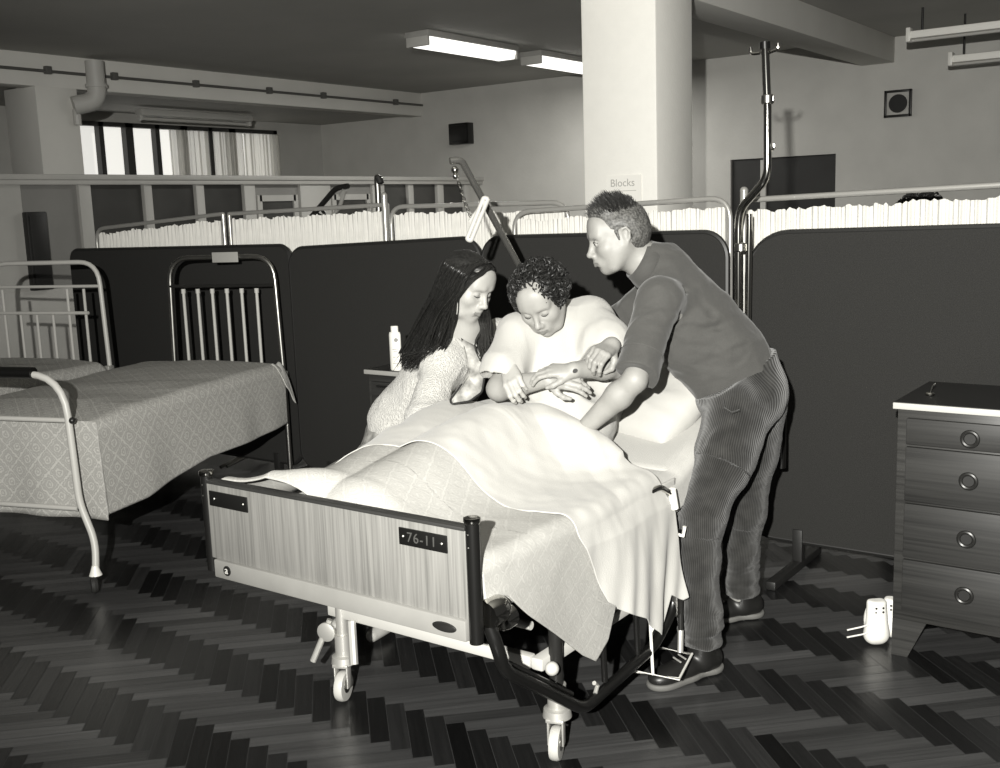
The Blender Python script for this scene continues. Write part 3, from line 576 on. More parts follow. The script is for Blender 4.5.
# bottom sheet: over the mattress, wrinkled
nu, nv = 150, 150; ys_ = np.linspace(.03, 1.79, nu); xs_ = np.linspace(-.56, .56, nv); Xg, Yg = np.meshgrid(xs_, ys_); 
def wrap(X, Y, z, hw, drop_out=.012):
    over = np.clip(np.abs(X)-hw, 0, None); R_ = .035; ang = np.clip(over/R_, 0, PI/2); rest = np.clip(over-R_*PI/2, 0, None)
    Xn = np.sign(X)*(np.minimum(np.abs(X), hw)+R_*np.sin(ang)); return Xn, z-R_*(1-np.cos(ang))-rest
z = top_z(np.clip(Xg, -.43, .43), Yg)+.0
pn = np.stack([Xg.ravel(), Yg.ravel(), 0*Xg.ravel()], 1)
wr = (fbm(pn*[1.2, 4.5, 1], 3.2, 3, 1)*.5+fbm(pn@np.array([[.8, .6, 0], [-.6, .8, 0], [0, 0, 1]])*[1, 5, 1], 2.5, 2, 3)*.5).reshape(Xg.shape)*.012
Xn, Zn = wrap(Xg, Yg, z+wr, .425); cloth = cloth_obj('bed_sheet', np.stack([Xn, Yg+0, Zn], -1).reshape(-1, 3), nu, nv, M['sheet'], loc=(BX, BY, 0)); tag(cloth, 'wrinkled white bottom sheet over the raised mattress of the hospital bed', 'sheet')
# figured spread hanging over foot and right side
def poly(y, pts): return np.interp(y, [p[0] for p in pts], [p[1] for p in pts])
def drape(y0, y1, nu, nv, hem_r, hem_l, lift, seed, amp, foldn, hw=.42, xl=None):
    y = np.linspace(y0, y1, nu); Pg = np.zeros((nu, nv, 3)); t = np.linspace(0, 1, nv)
    for i, yy in enumerate(y):
        zt = .685+lift; R_ = .04; dr = max(zt-hem_r(yy), .01); dl = max(zt-hem_l(yy), .0)
        sl = -(hw+R_*.57+dl) if dl > .02 else -(hw+.01); sr = hw+R_*.57+dr; s = sl+(sr-sl)*t; a = np.abs(s)
        ov = np.clip(a-hw, 0, None); ang = np.clip(ov/R_, 0, PI/2); rest = np.clip(ov-R_*PI/2, 0, None)
        x = np.sign(s)*(np.minimum(a, hw)+R_*np.sin(ang)); z = zt-R_*(1-np.cos(ang))-rest
        yv = np.full(nv, yy); b_ = legs_bump(x, yv); z = z+b_*np.clip(1-(a-hw+.1)/.18, 0, 1)+.088*math.exp(-((yy-.04)/.085)**2)*np.clip((-s-.05)/.2, 0, 1)*(rest <= 0)
        fold = rest/.3; ph = fbm(np.stack([yv*foldn, x*0, x*0+seed], 1), 2.6, 2, seed)
        x = x+np.sign(s)*(fold*(.004+.018*ph)+.004*np.clip(rest/.05, 0, 1)*(1+ph)); yv = yv+rest*.12*fbm(np.stack([yv*3, s*0, s*0+seed], 1), 2, 1, seed+2)
        Pg[i, :, 0] = x; Pg[i, :, 1] = yv; Pg[i, :, 2] = z
    q = Pg.reshape(-1, 3); n1 = fbm(q*[1.2, 3., 1], 4., 3, seed+4)*.6+fbm(q@np.array([[.7, .7, 0], [-.7, .7, 0], [0, 0, 1]])*[1, 4, 1], 3., 3, seed+5)*.6
    Pg[..., 2] += (n1*amp).reshape(nu, nv)*np.clip((Pg[..., 2]-.5)/.1, 0, 1); Pg[..., 0] += (fbm(q, 7, 3, seed+1)*amp*.5).reshape(nu, nv); return Pg
hemA = lambda y: poly(y, [(.02, .60), (.12, .575), (.20, .50), (.44, .30), (.50, .262), (.56, .30), (.62, .40), (1.2, .45)])
Pg = drape(.025, .80, 150, 200, hemA, lambda y: .70 if y < .25 else .66, .0, 3, .006, 1.2)
o = cloth_obj('bedspread', Pg.reshape(-1, 3), 150, 200, M['spread_white'], arcuv(Pg), loc=(BX, BY, 0)); tag(o, 'pale figured bedspread at the foot of the hospital bed, its corner hanging to a point', 'bedspread')
# smooth blanket thrown over the knees, front edge running obliquely, rear edge tucked round the lap
def blanket():
    nu, nv = 210, 260; t = np.linspace(0, 1, nv); Pg = np.zeros((nu, nv, 3)); hw, R_, zt = .422, .045, .696
    # path across the bed: s from left edge to right hem. front / rear limits in y depend on s
    sL, sR = -.47, .422+.07+.47
    for j, tt in enumerate(t):
        s = sL+(sR-sL)*tt
        yf = poly(s, [(-.47, .33), (-.3, .33), (-.1, .38), (.1, .40), (.25, .39), (.40, .41), (.52, .43), (.70, .49), (.9, .54), (1., .60)])
        yr = poly(s, [(-.47, .98), (-.25, 1.02), (.0, 1.04), (.12, 1.0), (.25, .92), (.38, .87), (.5, .90), (.6, .95), (.98, .97)])
        y = yf+(yr-yf)*np.linspace(0, 1, nu); a = abs(s); ov = max(a-hw, 0); ang = min(ov/R_, PI/2); rest = max(ov-R_*PI/2, 0)
        if s > 0: hem = poly(y, [(.5, .38), (.57, .40), (.62, .37), (.70, .33), (.80, .245), (.86, .25), (.90, .33), (.95, .30), (.99, .31)]); rmax = np.maximum(zt-R_-hem, 0); rest = rest/(sR-hw-R_*PI/2)*rmax
        x = math.copysign(min(a, hw)+R_*math.sin(ang), s); z = zt-R_*(1-math.cos(ang))-rest; xx = np.full(nu, x); b_ = legs_bump(xx, y)
        z = z+b_*np.clip(1-(a-hw+.12)/.2, 0, 1)+.012*np.clip(1-np.abs(y-yf)/.02, 0, 1)*0
        z = z+.014*np.exp(-((y-yr)/.035)**2)*(1 if s < .35 else 0)+.085*np.exp(-((y-.87)/.085)**2-((s-.22)/.15)**2)*(1 if s < .6 else 0)
        ph = fbm(np.stack([y*2.3, y*0, y*0+5], 1), 2.6, 2, 9); fo = np.clip(rest/.3, 0, 1.3) if np.ndim(rest) else np.full(nu, 0.)
        x2 = xx+np.sign(s)*(fo*(.016+.030*fbm(np.stack([y*6.+rest*1.5, y*0, y*0+8], 1), 2.6, 2, 19)+.012*ph)+.012*np.clip(np.asarray(rest)/.05, 0, 1)*(1.2+ph))
        Pg[:, j, 0] = x2; Pg[:, j, 1] = y; Pg[:, j, 2] = z
    q = Pg.reshape(-1, 3); r45 = np.array([[.8, .6, 0], [-.6, .8, 0], [0, 0, 1]])
    n1 = fbm(q@r45*[1, 3.5, 1], 3.2, 3, 11)*.7+fbm(q@r45.T*[1, 3, 1], 4.5, 3, 13)*.5; m = np.clip((q[:, 2]-.5)/.12, 0, 1)
    rd = np.abs(fbm(q@r45*[1, 3., 1], 2.1, 2, 21)); n1 = n1-np.clip(.25-rd, 0, 1)*2.2
    q[:, 2] += n1*.0125*m; q[:, 0] += fbm(q*[1, 2, 1], 6, 3, 15)*.006; return q.reshape(nu, nv, 3)
Pg = blanket(); o = cloth_obj('blanket', Pg.reshape(-1, 3), 210, 260, M['blanket'], arcuv(Pg), loc=(BX, BY, 0), thick=.003); tag(o, 'smooth white blanket over the patient\'s raised knees, falling down the right side', 'blanket')
# folded lower layer hanging beneath the blanket at the right
hemC = lambda y: poly(y, [(.5, .42), (.60, .37), (.66, .36), (.70, .38), (.93, .40), (.99, .41)])
y = np.linspace(.60, 1.0, 60); Pg = np.zeros((60, 40, 3))
for i, yy in enumerate(y):
    zz = np.linspace(.66, hemC(yy), 40); Pg[i, :, 0] = .458+.006*math.sin(yy*75)*np.linspace(0, 1, 40); Pg[i, :, 1] = yy; Pg[i, :, 2] = zz
o = cloth_obj('draw_sheet', Pg.reshape(-1, 3), 60, 40, M['sheet'], loc=(BX, BY, 0), thick=.004); tag(o, 'white draw sheet hanging in pleats below the blanket on the right', 'sheet')
# pillows propped on the backrest
def pillow(name, c, size, Rm, label, seed, group=None):
    nu, nv = 40, 60; V = []; F = []; u = np.linspace(-1, 1, nu); v_ = np.linspace(-1, 1, nv); U_, V_ = np.meshgrid(u, v_, indexing='ij')
    prof = np.sqrt(np.clip((1-np.abs(U_)**3.2)*(1-np.abs(V_)**3.2), 0, 1))**.75; pin = 1-.07*(1-np.abs(V_)**2)*0-.05*(np.abs(U_*V_))**2
    q = []; 
    for s in (1, -1):
        X_ = V_*size[0]/2*pin; Y_ = U_*size[1]/2*pin; Z_ = s*prof*size[2]/2
        pt = np.stack([X_, Y_, Z_], -1).reshape(-1, 3); pt[:, 2] += s*(fbm(pt*[1, 3.5, 1], 6, 3, seed)*.010+fbm(pt, 7, 3, seed)*.006)*prof.ravel(); q.append(pt)
    V = np.concatenate(q); f1 = grid_faces(nu, nv); f2 = [tuple(i+nu*nv for i in reversed(t_)) for t_ in f1]
    V = V@np.asarray(Rm).T+np.asarray(c); o = mesh(name, V, f1+f2, M['sheet'], None, ang=70, loc=(BX, BY, 0)); tag(o, label, 'pillow', group); return o
def rotx(a): return np.array([[1, 0, 0], [0, math.cos(a), -math.sin(a)], [0, math.sin(a), math.cos(a)]])
def rotz(a): return np.array([[math.cos(a), -math.sin(a), 0], [math.sin(a), math.cos(a), 0], [0, 0, 1]])
def roty(a): return np.array([[math.cos(a), 0, math.sin(a)], [0, 1, 0], [-math.sin(a), 0, math.cos(a)]])
pillow('pillow', (.05, 1.62, .92), (.62, .38, .15), rotz(-.1)@rotx(math.radians(35)), 'white pillow highest on the backrest behind the patient', 31)
pillow('pillow', (.13, 1.38, .815), (.56, .38, .15), rotz(-.3)@rotx(math.radians(32)), 'crumpled white pillow lower on the backrest, between the patient and the man', 32)
# ================================================================ tubular iron beds on the left
def iron_bed(label, loc, rz, L=1.62, wdt=.90, card=False, latch=False, foot=True, hz=1.27, mat='cream_paint', crossbar=False):
    t = thing('iron_bed', label, 'bed', loc, rz); w = wdt/2; y = L; l = -w+(.11 if card else 0)
    hf = part('headboard_frame', G().tube([(l+.015, y, .06), (l, y, .6), (l+.02, y, hz), (w-.02, y, hz), (w, y, .6), (w+.0, y, .06)], .0135, 12, fil=.13), M['steel' if card else mat], t)
    part('cross_rail', G().tube([(l+.015, y-.005, 1.115), (w-.015, y-.005, 1.115)], .009, 10), M['dark_metal' if not crossbar else mat], hf)
    part('cross_rail', G().tube([(l+.01, y-.005, .60), (w-.01, y-.005, .60)], .012, 10), M['dark_metal'], hf)
    if crossbar: part('cross_rail', G().tube([(-w+.08, y-.02, .96), (w-.10, y-.02, .96)], .010, 10), M[mat], hf)
    for k in range(6):
        x = l+.10+k*(w-l-.23)/5; b_ = part('head_bar', G().tube([(x, y-.005, .60), (x, y-.005, 1.10 if not (crossbar and k in (1, 2, 3)) else .96)], .0085, 10), M[mat], hf)
        if not crossbar: part('bar_ferrule', G().tube([(x, y-.005, 1.075), (x, y-.005, 1.10)], .012, 10), M[mat], b_)
    for s in (-1, 1):
        for z in (.62,): part('corner_clamp', G().box((s*w, y-.01, z), (.04, .05, .06), .008), M['zinc'], hf)
        part('side_frame', G().box2((s*(w-.02)-.012, .11, .555), (s*(w-.02)+.012, y-.02, .60), .004), M[mat], t)
        part('head_caster', G().lathe([(.0, -.012), (.028, -.012), (.032, 0), (.028, .012), (0, .012)], (s*w, y, .033), (1, 0, 0)), M['rubber'], t)
    part('sprung_base', G().box2((-w+.03, .12, .575), (w-.03, y-.03, .585)), M['dark_metal'], t)
    if card: part('name_card', G().box((.10, y-.02, hz+.0), (.16, .006, .055), .002), M['grey_paint'], hf)
    ff = part('footboard_frame', G().tube([(-w-.03, -.03, .07), (-w-.02, -.0, .20), (-w+.04, 0, .36), (-w+.06, 0, .885), (w-.06, 0, .885), (w-.04, 0, .36), (w+.02, -.0, .20), (w+.03, -.03, .07)], .0145, 14, fil=[.06, .05, .17, .17, .05, .06]), M[mat], t)
    for z in (.70, .335):
        part('foot_rail', G().tube([(-w+.05, 0, z), (w-.05, 0, z)], .0105, 12), M[mat], ff)
        for s in (-1, 1): part('rail_collar', G().ball((s*(w-.035), 0, z), .014, 12), M['dark_metal'], ff)
    part('top_bar_sleeve', G().tube([(-w+.26, .0, .89), (w-.20, .0, .89)], .024, 12), M['black_metal'], ff)
    for s in (-1, 1):
        c_ = part('caster', G().lathe([(.0, .11), (.012, .11), (.02, .085), (.026, .07), (.0, .06)], (s*(w+.03), -.03, 0)), M['white_plastic'], t)
        part('caster_wheel', G().lathe([(0, -.013), (.03, -.012), (.036, 0), (.03, .012), (0, .013)], (s*(w+.035), -.05, .036), unit((.7, .7, 0)), 24), M['rubber'], c_)
    return t
def spread_for(bed_loc, rz, L, w, z_top, hem_r, hem_l, label, seed, y0=.03, y1=None, group=None, footdrop=True):
    nu, nv = 150, 170; y1 = y1 or L-.06; y = np.linspace(y0, y1, nu); Pg = np.zeros((nu, nv, 3)); t = np.linspace(0, 1, nv); R_ = .05; hw = w-.02
    for i, yy in enumerate(y):
        dr = z_top-hem_r(yy); dl = z_top-hem_l(yy); s = -(hw+dl+.02)+(2*hw+dl+dr+.04)*t; a = np.abs(s); ov = np.clip(a-hw, 0, None); ang = np.clip(ov/R_, 0, PI/2); rest = np.clip(ov-R_*PI/2, 0, None)
        ph = fbm(np.stack([np.full(nv, yy*1.6), t*0, t*0+seed], 1), 2.6, 2, seed)
        Pg[i, :, 0] = np.sign(s)*(np.minimum(a, hw)+R_*np.sin(ang)+rest/.35*(.02+.035*ph)); Pg[i, :, 1] = yy+rest*.05*ph; Pg[i, :, 2] = z_top-R_*(1-np.cos(ang))-rest-.02*np.clip(a/hw, 0, 1)**2*0
    q = Pg.reshape(-1, 3); top = np.clip((q[:, 2]-z_top+.08)/.06, 0, 1); q[:, 2] += fbm(q*[1, 1.5, 1], 3.3, 3, seed+2)*.010*top+top*.02*np.cos(q[:, 0]/hw*1.3)
    # foot end: the cloth folds down over the mattress end
    Pq = q.reshape(nu, nv, 3); k = 26
    for i in range(k):
        d = (1-i/k)*(.42 if footdrop else .02); r0 = Pq[k]; Pq[i, :, 0] = r0[:, 0]*(1-.0*d); Pq[i, :, 1] = y0+.03*np.sin(i/k*PI/2)*0+.012*np.sin(r0[:, 0]*19+2)*d*2-.0; Pq[i, :, 2] = np.minimum(r0[:, 2], z_top-d+.02*np.sin(i/k*PI))
    Pq[:k, :, 1] += .02; q = Pq.reshape(-1, 3)
    e = np.clip((q[:, 1]-(y1-.05))/.05, 0, 1); q[:, 2] -= e**2*.03*top
    Pg = q.reshape(nu, nv, 3); o = cloth_obj('bedspread', Pg.reshape(-1, 3), nu, nv, M['spread'], arcuv(Pg), thick=.005); o.location = bed_loc; o.rotation_euler = (0, 0, rz); return tag(o, label, 'bedspread', group)
RZ = math.atan2(.50, 1.56); c2, s2_ = math.cos(RZ), math.sin(RZ); w2 = .41
L2 = (-3.80-w2*c2, 2.385-w2*s2_, 0)
iron_bed('tubular iron bed with six bright bars and a card on its headboard', L2, RZ, 1.63, .80, card=True)
mt2 = thing('mattress', 'mattress hidden beneath the large patterned bedspread', 'mattress', (L2[0], L2[1], .586), RZ); part('ticking', G().box2((-.37, .12, .0), (.37, 1.50, .085), .03, 4), M['gown'], mt2)
spread_for(L2, RZ, 1.63, .41, .70, lambda y: poly(y, [(0, .27), (.25, .29), (.8, .36), (1.2, .355), (1.6, .37)]), lambda y: .45, 'patterned bedspread hanging low on the bed nearest the left foreground', 5)
# sheet corner showing at the head
g = np.zeros((12, 14, 3))
for i in range(12):
    for j in range(14):
        u, v_ = i/11, j/13; g[i, j] = (.40+.085*v_, 1.50+.09*u, .70-.02*v_-.20*v_**2*(.45+.6*u)+.006*math.sin(9*u+5*v_))
o = cloth_obj('sheet_corner', g.reshape(-1, 3), 12, 14, M['sheet'], thick=.004); o.location = L2; o.rotation_euler = (0, 0, RZ); tag(o, 'white sheet corner poking from under the patterned bedspread near the bright bars', 'sheet')
# far left bed
L1 = (L2[0]-1.25, L2[1]-.10, 0)
iron_bed('cream tubular iron bed at the far left behind the patterned one', L1, RZ, 1.45, .82, crossbar=True, hz=1.255)
mt1 = thing('mattress', 'mattress under the bedspread of the far left bed', 'mattress', (L1[0], L1[1], .586), RZ); part('ticking', G().box2((-.37, .12, .0), (.37, 1.36, .07), .03, 4), M['gown'], mt1)
spread_for(L1, RZ, 1.45, .41, .68, lambda y: .42, lambda y: .42, 'patterned bedspread on the far left bed', 8)
M['rail'] = simple('pale_tube', .42, .28, .5)
# ================================================================ curtain screens (tubular frame with a gathered white curtain) in a row behind the beds
SY = 4.13
def xs_at(px, py=200, Y=SY): return float(onp(px, py, 1, Y)[0])
def curtain_screen(label, x0, x1, z0, z1, Y, rl=True, rr=True, seed=0, ztop=.036, posts=()):
    t = thing('curtain_screen', label, 'screen', ((x0+x1)/2, Y, 0), 0, 'curtain screens behind the beds')
    zt = lambda x: z0+(z1-z0)*(x-x0)/(x1-x0)
    pts = [(x0, Y, .05), (x0, Y, z0), (x1, Y, z1), (x1, Y, .05)]
    part('tube_frame', rel(G().tube(fillet(pts, [.09 if rl else .004, .09 if rr else .004]), .0115, 12), t.location), M['rail'], t)
    nu = int((x1-x0)*420); nz = 12; u = np.linspace(0, 1, nu); rg = np.random.default_rng(seed+11); V = []
    x = x0+.02+(x1-x0-.04)*u; ph = 2*PI*(x1-x0)*46*u+1.5*np.sin(u*23+seed)+np.sin(u*57+seed); ruff = np.interp(u, np.linspace(0, 1, int((x1-x0)*22)), rg.uniform(-.012, .016, int((x1-x0)*22)))*.5+np.interp(u, np.linspace(0, 1, int((x1-x0)*80)), rg.uniform(-.007, .007, int((x1-x0)*80)))
    for i in range(nz):
        tt = i/(nz-1); top = np.array([zt(a) for a in x])-ztop+ruff*max(0, 1-tt*9); z = top+(.30-top)*tt
        pinch = abs(tt-.03) < .045; off = (.007 if not pinch else .003)*np.sin(ph+tt*.8)+.006*np.sin(ph*.37+seed+tt*2)
        V += [(a, Y+o_, zz) for a, o_, zz in zip(x, off, z)]
    o = mesh('curtain', np.array(V)-np.array(t.location), grid_faces(nz, nu), M['curtain'], t, ang=70)
    for xx in (x0, x1):
        part('foot', rel(G().tube([(xx, Y-.16, .03), (xx, Y, .06), (xx, Y+.16, .03)], .011, 10, fil=.03), t.location), M['steel'], t)
    for xx, zz in posts: part('post', rel(G().tube([(xx, Y-.028, .05), (xx, Y-.028, zz)], .016, 12).ball((xx, Y-.028, zz), .017, 12), t.location), M['rail'], t)
    return t
E_ = lambda px, py, Y: onp(px, py, 1, Y)
a = E_(94, 238, SY)
curtain_screen('curtain screen standing farthest left, in front of the glazed partition', xs_at(93), xs_at(223)-.01, float(E_(95, 229, SY)[2]), float(E_(220, 214, SY)[2]), SY, True, False, 1)
curtain_screen('curtain screen second from the left with a post at its right end', xs_at(224), xs_at(383), float(E_(226, 214, SY+.03)[2]), float(E_(380, 205, SY+.03)[2]), SY+.03, False, False, 2, .036, [(xs_at(384), 1.565)])
curtain_screen('curtain screen behind the hanging lifting handle', xs_at(390), xs_at(568), 1.507, 1.496, SY, True, True, 3, .038)
curtain_screen('curtain screen behind the man, its rail rounded at both ends', xs_at(514, 212, SY-.05), xs_at(730, 198, SY-.05), 1.46, 1.49, SY-.05, True, True, 4, .040)
curtain_screen('curtain screen at the far right behind the chest of drawers', xs_at(744, 200, SY-.01), -.25, 1.478, 1.512, SY-.01, False, True, 5, .045, [(xs_at(744, 200, SY-.01)+.012, 1.515)])
def board(label, x0, x1, z0, z1, zb, Y, rad=.12, seed=0, rb=.1, tri=False):
    t = thing('partition_board', label, 'screen', ((x0+x1)/2, Y, 0), 0, 'dark partition boards behind the beds')
    poly_ = []
    def corner(cx, cz, r, a0):
        for k in range(9): a = a0+k/8*PI/2; poly_.append((cx+r*math.cos(a), cz+r*math.sin(a)))
    corner(x1-rb, zb+rb, rb, -PI/2); corner(x1-rad, z1-rad, rad, 0); corner(x0+rad, z0-rad, rad, PI/2); corner(x0+rb, zb+rb, rb, PI)
    part('fabric_panel', rel(G().prism(poly_, Y-.012, Y+.012), t.location), M['board'], t, ang=50)
    e = [(p[0], Y, p[1]) for p in poly_]; part('edge_trim', rel(G().tube(e, .0135, 8, closed=True), t.location), M['dark_board'], t)
    for xx in (x0+.22, x1-.2):
        part('foot', rel(G().box2((xx-.02, Y-.02, 0.03), (xx+.02, Y+.02, zb+.05), .003).box2((xx-.02, Y-.30, .0), (xx+.02, Y+.22, .035), .006), t.location), M['dark_board'], t)
    return t
BYD = 4.03
bx = lambda px, py=245: float(onp(px, py, 1, BYD)[0])
board('dark partition board at the left, behind the two iron beds', bx(69), bx(289)-.01, 1.305, 1.318, .10, BYD+.01, .07)
board('dark partition board behind the long-haired woman', bx(289)+.005, bx(480), 1.305, 1.342, .10, BYD, .10)
board('dark partition board behind the curly-haired patient', bx(481.5)+.01, bx(727), 1.345, 1.352, .10, BYD, .10)
board('dark partition board at the right between the man and the chest of drawers', bx(748, 300), -.20, 1.347, 1.36, .115, BYD, .17, 0, .12)
# ================================================================ drip stand
Yi = 3.93; q = lambda x, y: onp(x, y, 1, Yi)
pts = [q(765, 44), q(767.5, 110), q(767.5, 172), q(764, 182), q(741, 208), q(738.5, 222)]; lo = pts[-1].copy(); lo[2] = .06
t = thing('drip_stand', 'tall chrome drip stand with hooks rising above the screens', 'drip stand', (float(lo[0]), Yi, 0))
part('pole', rel(G().tube(fillet(pts+[lo], [.01, .04, .02, .04, .03]), .0155, 14), t.location), M['chrome'], t)
part('lower_sleeve', rel(G().tube(fillet([q(742, 214)+[.03, 0, 0], q(744.5, 222)+[.02, 0, 0], [lo[0]+.04, Yi, 1.0], [lo[0]+.045, Yi, .06]], .03), .0125, 12), t.location), M['chrome'], t)
part('top_plug', rel(G().tube([q(765, 49), q(764.8, 42)], .02, 14), t.location), M['black_metal'], t)
for a, bb, c_ in (((760, 53), (751, 54), (750.5, 47)), ((768, 53), (778, 49), (778, 43)), ((768, 102), (773, 102), (773, 96)), ((768, 150), (774, 149), (774, 144))):
    part('hook', rel(G().tube(fillet([q(*a), q(*bb), q(*c_)], .012), .0062, 8), t.location), M['chrome'], t)
part('clamp', rel(G().lathe([(.02, 0), (.024, .004), (.024, .03), (.02, .034)], q(767.5, 104)), t.location), M['steel'], t)
part('clamp', rel(G().lathe([(.02, 0), (.024, .004), (.024, .03), (.02, .034)], (lo[0]+.01, Yi, 1.28), seg=16), t.location), M['steel'], t)
part('foot', rel(G().tube([(lo[0]-.2, Yi-.05, .03), (lo[0], Yi, .06), (lo[0]+.09, Yi-.05, .03)], .012).tube([(lo[0], Yi, .06), (lo[0], Yi-.22, .03)], .012), t.location), M['chrome'], t)
# ================================================================ equipment of beds beyond the screens
Yb = 5.4; q = lambda x, y: onp(x, y, 1, Yb)
t = thing('lifting_pole', 'lifting pole with strap rising behind the left screens', 'lifting pole', (float(q(300, 235)[0]), Yb, 0))
b0 = q(302, 236); b0[2] = .5
g = G().tube(fillet([[b0[0]-.25, Yb, .04], q(307, 222), q(336, 188), q(348, 186)], .05), .019, 12); part('pole', rel(g, t.location), M['dark_metal'], t)
part('handle', rel(G().tube(fillet([q(345, 190), q(340, 206), q(335, 213)], .02), .014, 10).tube([q(345, 190), q(341, 196)], .02, 10), t.location), M['grey_paint'], t)
part('strut', rel(G().tube(fillet([q(322, 210), q(330, 222), q(318, 214)], .03), .012, 8), t.location), M['dark_metal'], t); part('foot', rel(G().box2((b0[0]-.5, Yb-.2, 0), (b0[0]+.0, Yb+.2, .05), .01), t.location), M['dark_metal'], t)
p = q(377, 176); t = thing('post', 'chrome post standing up behind the second curtain screen', 'post', (float(p[0]), Yb, 0))
part('tube', rel(G().tube(fillet([(p[0], Yb, .03), (p[0], Yb, p[2]), (p[0]+.03, Yb, p[2]-.03)], .02), .021, 12), t.location), M['steel'], t); part('tip', rel(G().tube([(p[0]+.012, Yb, p[2]-.01), (p[0]+.03, Yb, p[2]-.05)], .024, 12), t.location), M['rubber'], t); part('base', rel(G().lathe([(.18, 0), (.18, .02), (.03, .035)], (p[0], Yb, 0)), t.location), M['dark_metal'], t)
# ================================================================ bedside cabinet and powder bottle
def drawer_fronts(t, x0, x1, yf, zs, knobx, mat, kn=.03):
    for k in range(len(zs)-1):
        a, bb = zs[k+1]+.004, zs[k]-.004; d = part('drawer', rel(G().box2((x0, yf-.014, a), (x1, yf+.01, bb), .003), t.location), M[mat], t)
        c_ = (knobx, yf-.015, (a+bb)/2-(0 if k else .006)); kb = part('drawer_knob', rel(G().tube([(c_[0]+kn*.86*math.cos(a_), c_[1]-.003, c_[2]+kn*.86*math.sin(a_)) for a_ in np.linspace(0, 2*PI, 29)[:-1]], .0062, 8, closed=True), t.location), M['dark_metal'], d)
        part('knob_recess', rel(G().lathe([(kn*.84, -.003), (kn*.5, -.001), (0, -.0005)], c_, (0, 1, 0), 24), t.location), M['dark_board'], kb)
yf = 3.38; zat = lambda y: float(onp(905, y, 1, yf)[2])
t = thing('chest_of_drawers', 'dark wooden bedside chest of four drawers at right with a pale edged top', 'cabinet', (-.67, yf+.2, 0))
x0, x1, yb = -.915, -.43, 3.78; ztop = float(onp(893, 401, 1, yf)[2]); zb = zat(620)
part('carcass', rel(G().box2((x0, yf, zb), (x1, yb, ztop-.02), .002), t.location), M['cab_wood_v'], t)
tp_ = part('top', rel(G().box2((x0-.012, yf-.014, ztop-.022), (x1+.012, yb+.02, ztop-.002), .002), t.location), M['cream_paint'], t)
part('top_surface', rel(G().box2((x0-.010, yf-.011, ztop-.002), (x1+.010, yb+.018, ztop)), t.location), M['dark_board'], tp_)
drawer_fronts(t, x0+.03, x1-.02, yf, [zat(416), zat(444.5), zat(501), zat(557), zat(610)], float(onp(966, 540, 1, yf)[0])+.004, 'cab_wood', .026)
for xx, s in ((x0, 1), (x1, -1)):
    for yy in (yf, yb-.04): part('leg', rel(G().add([(xx, yy, 0), (xx+s*.05, yy, 0), (xx+s*.05, yy+.04, 0), (xx, yy+.04, 0), (xx, yy, zb), (xx+s*.105, yy, zb), (xx+s*.105, yy+.04, zb), (xx, yy+.04, zb)], [(0, 1, 2, 3), (4, 5, 6, 7), (0, 1, 5, 4), (1, 2, 6, 5), (2, 3, 7, 6), (3, 0, 4, 7)]), t.location), M['cab_wood_v'], t)
# small metal trinket lying on it
p = onp(930, 396, 2, ztop); t = thing('metal_trinket', 'tiny shiny metal object lying on the chest of drawers', 'trinket', (float(p[0]), float(p[1]), ztop))
part('ring', G().lathe([(.006, 0), (.013, .002), (.015, .008), (.012, .012), (.0, .013)], (0, 0, 0)), M['chrome'], t); part('tab', G().tube([(0, 0, .012), (.006, .004, .032), (.014, .006, .042)], .003, 8), M['chrome'], t)
# left cabinet
yf = 3.27; zt_ = .82; p = onp(364.5, 369, 1, yf); x0 = float(p[0]); zt_ = float(p[2]); x1 = x0+.46
t = thing('bedside_cabinet', 'small wooden bedside cabinet beside the crouching woman', 'cabinet', (x0+.23, yf+.2, 0))
part('carcass', rel(G().box2((x0+.012, yf+.01, .12), (x1-.012, yf+.40, zt_-.018), .002), t.location), M['cab_wood_v'], t)
tp_ = part('top', rel(G().box2((x0, yf-.006, zt_-.02), (x1, yf+.42, zt_-.001), .002), t.location), M['grey_paint'], t); part('top_surface', rel(G().box2((x0+.002, yf-.004, zt_-.001), (x1-.002, yf+.418, zt_)), t.location), M['dark_board'], tp_)
for k, (a, bb) in enumerate(((zt_-.16, zt_-.05), (.14, zt_-.17))):
    d = part('drawer' if k == 0 else 'door', rel(G().box2((x0+.035, yf-.004, a), (x1-.035, yf+.012, bb), .003), t.location), M['cab_wood'], t)
    part('drawer_pull' if k == 0 else 'door_handle', rel(G().box2((x0+.07, yf-.012, bb-.022), (x0+.2, yf-.003, bb-.014), .002), t.location), M['black_metal'], d)
    if k == 0: part('knob', rel(G().ball((x0+.20, yf-.012, bb-.02), .007, 10), t.location), M['cream_paint'], d)
for xx in (x0+.02, x1-.06):
    for yy in (yf+.02, yf+.35): part('leg', rel(G().box2((xx, yy, 0), (xx+.04, yy+.04, .125), .003), t.location), M['cab_wood_v'], t)
p = onp(396.5, 370, 2, zt_); c_ = np.array([p[0], p[1], zt_]); px_m = f_px/(FH@c_)
t = thing('talcum_bottle', 'white powder bottle standing on the small bedside cabinet', 'bottle', tuple(map(float, c_)))
Hh = 39/px_m; wd_ = 6.9/px_m; prof = [(0, 0), (wd_*.9, 0), (wd_, .006), (wd_*1.0, Hh-.012), (wd_*.9, Hh-.002), (wd_*.62, Hh)]
part('body', G().lathe(prof, seg=28, sy=.62).add([], []), M['white_plastic'], t); part('cap', G().lathe([(wd_*.6, Hh-.001), (wd_*.6, Hh+.022), (wd_*.5, Hh+.024), (0, Hh+.024)], seg=24, sy=.8), M['white_plastic'], t)
nf = -unit(np.array([c_[0], c_[1], 0])); ta = np.cross(ZU, nf); Rl = np.stack([ta, -nf, ZU], 1)
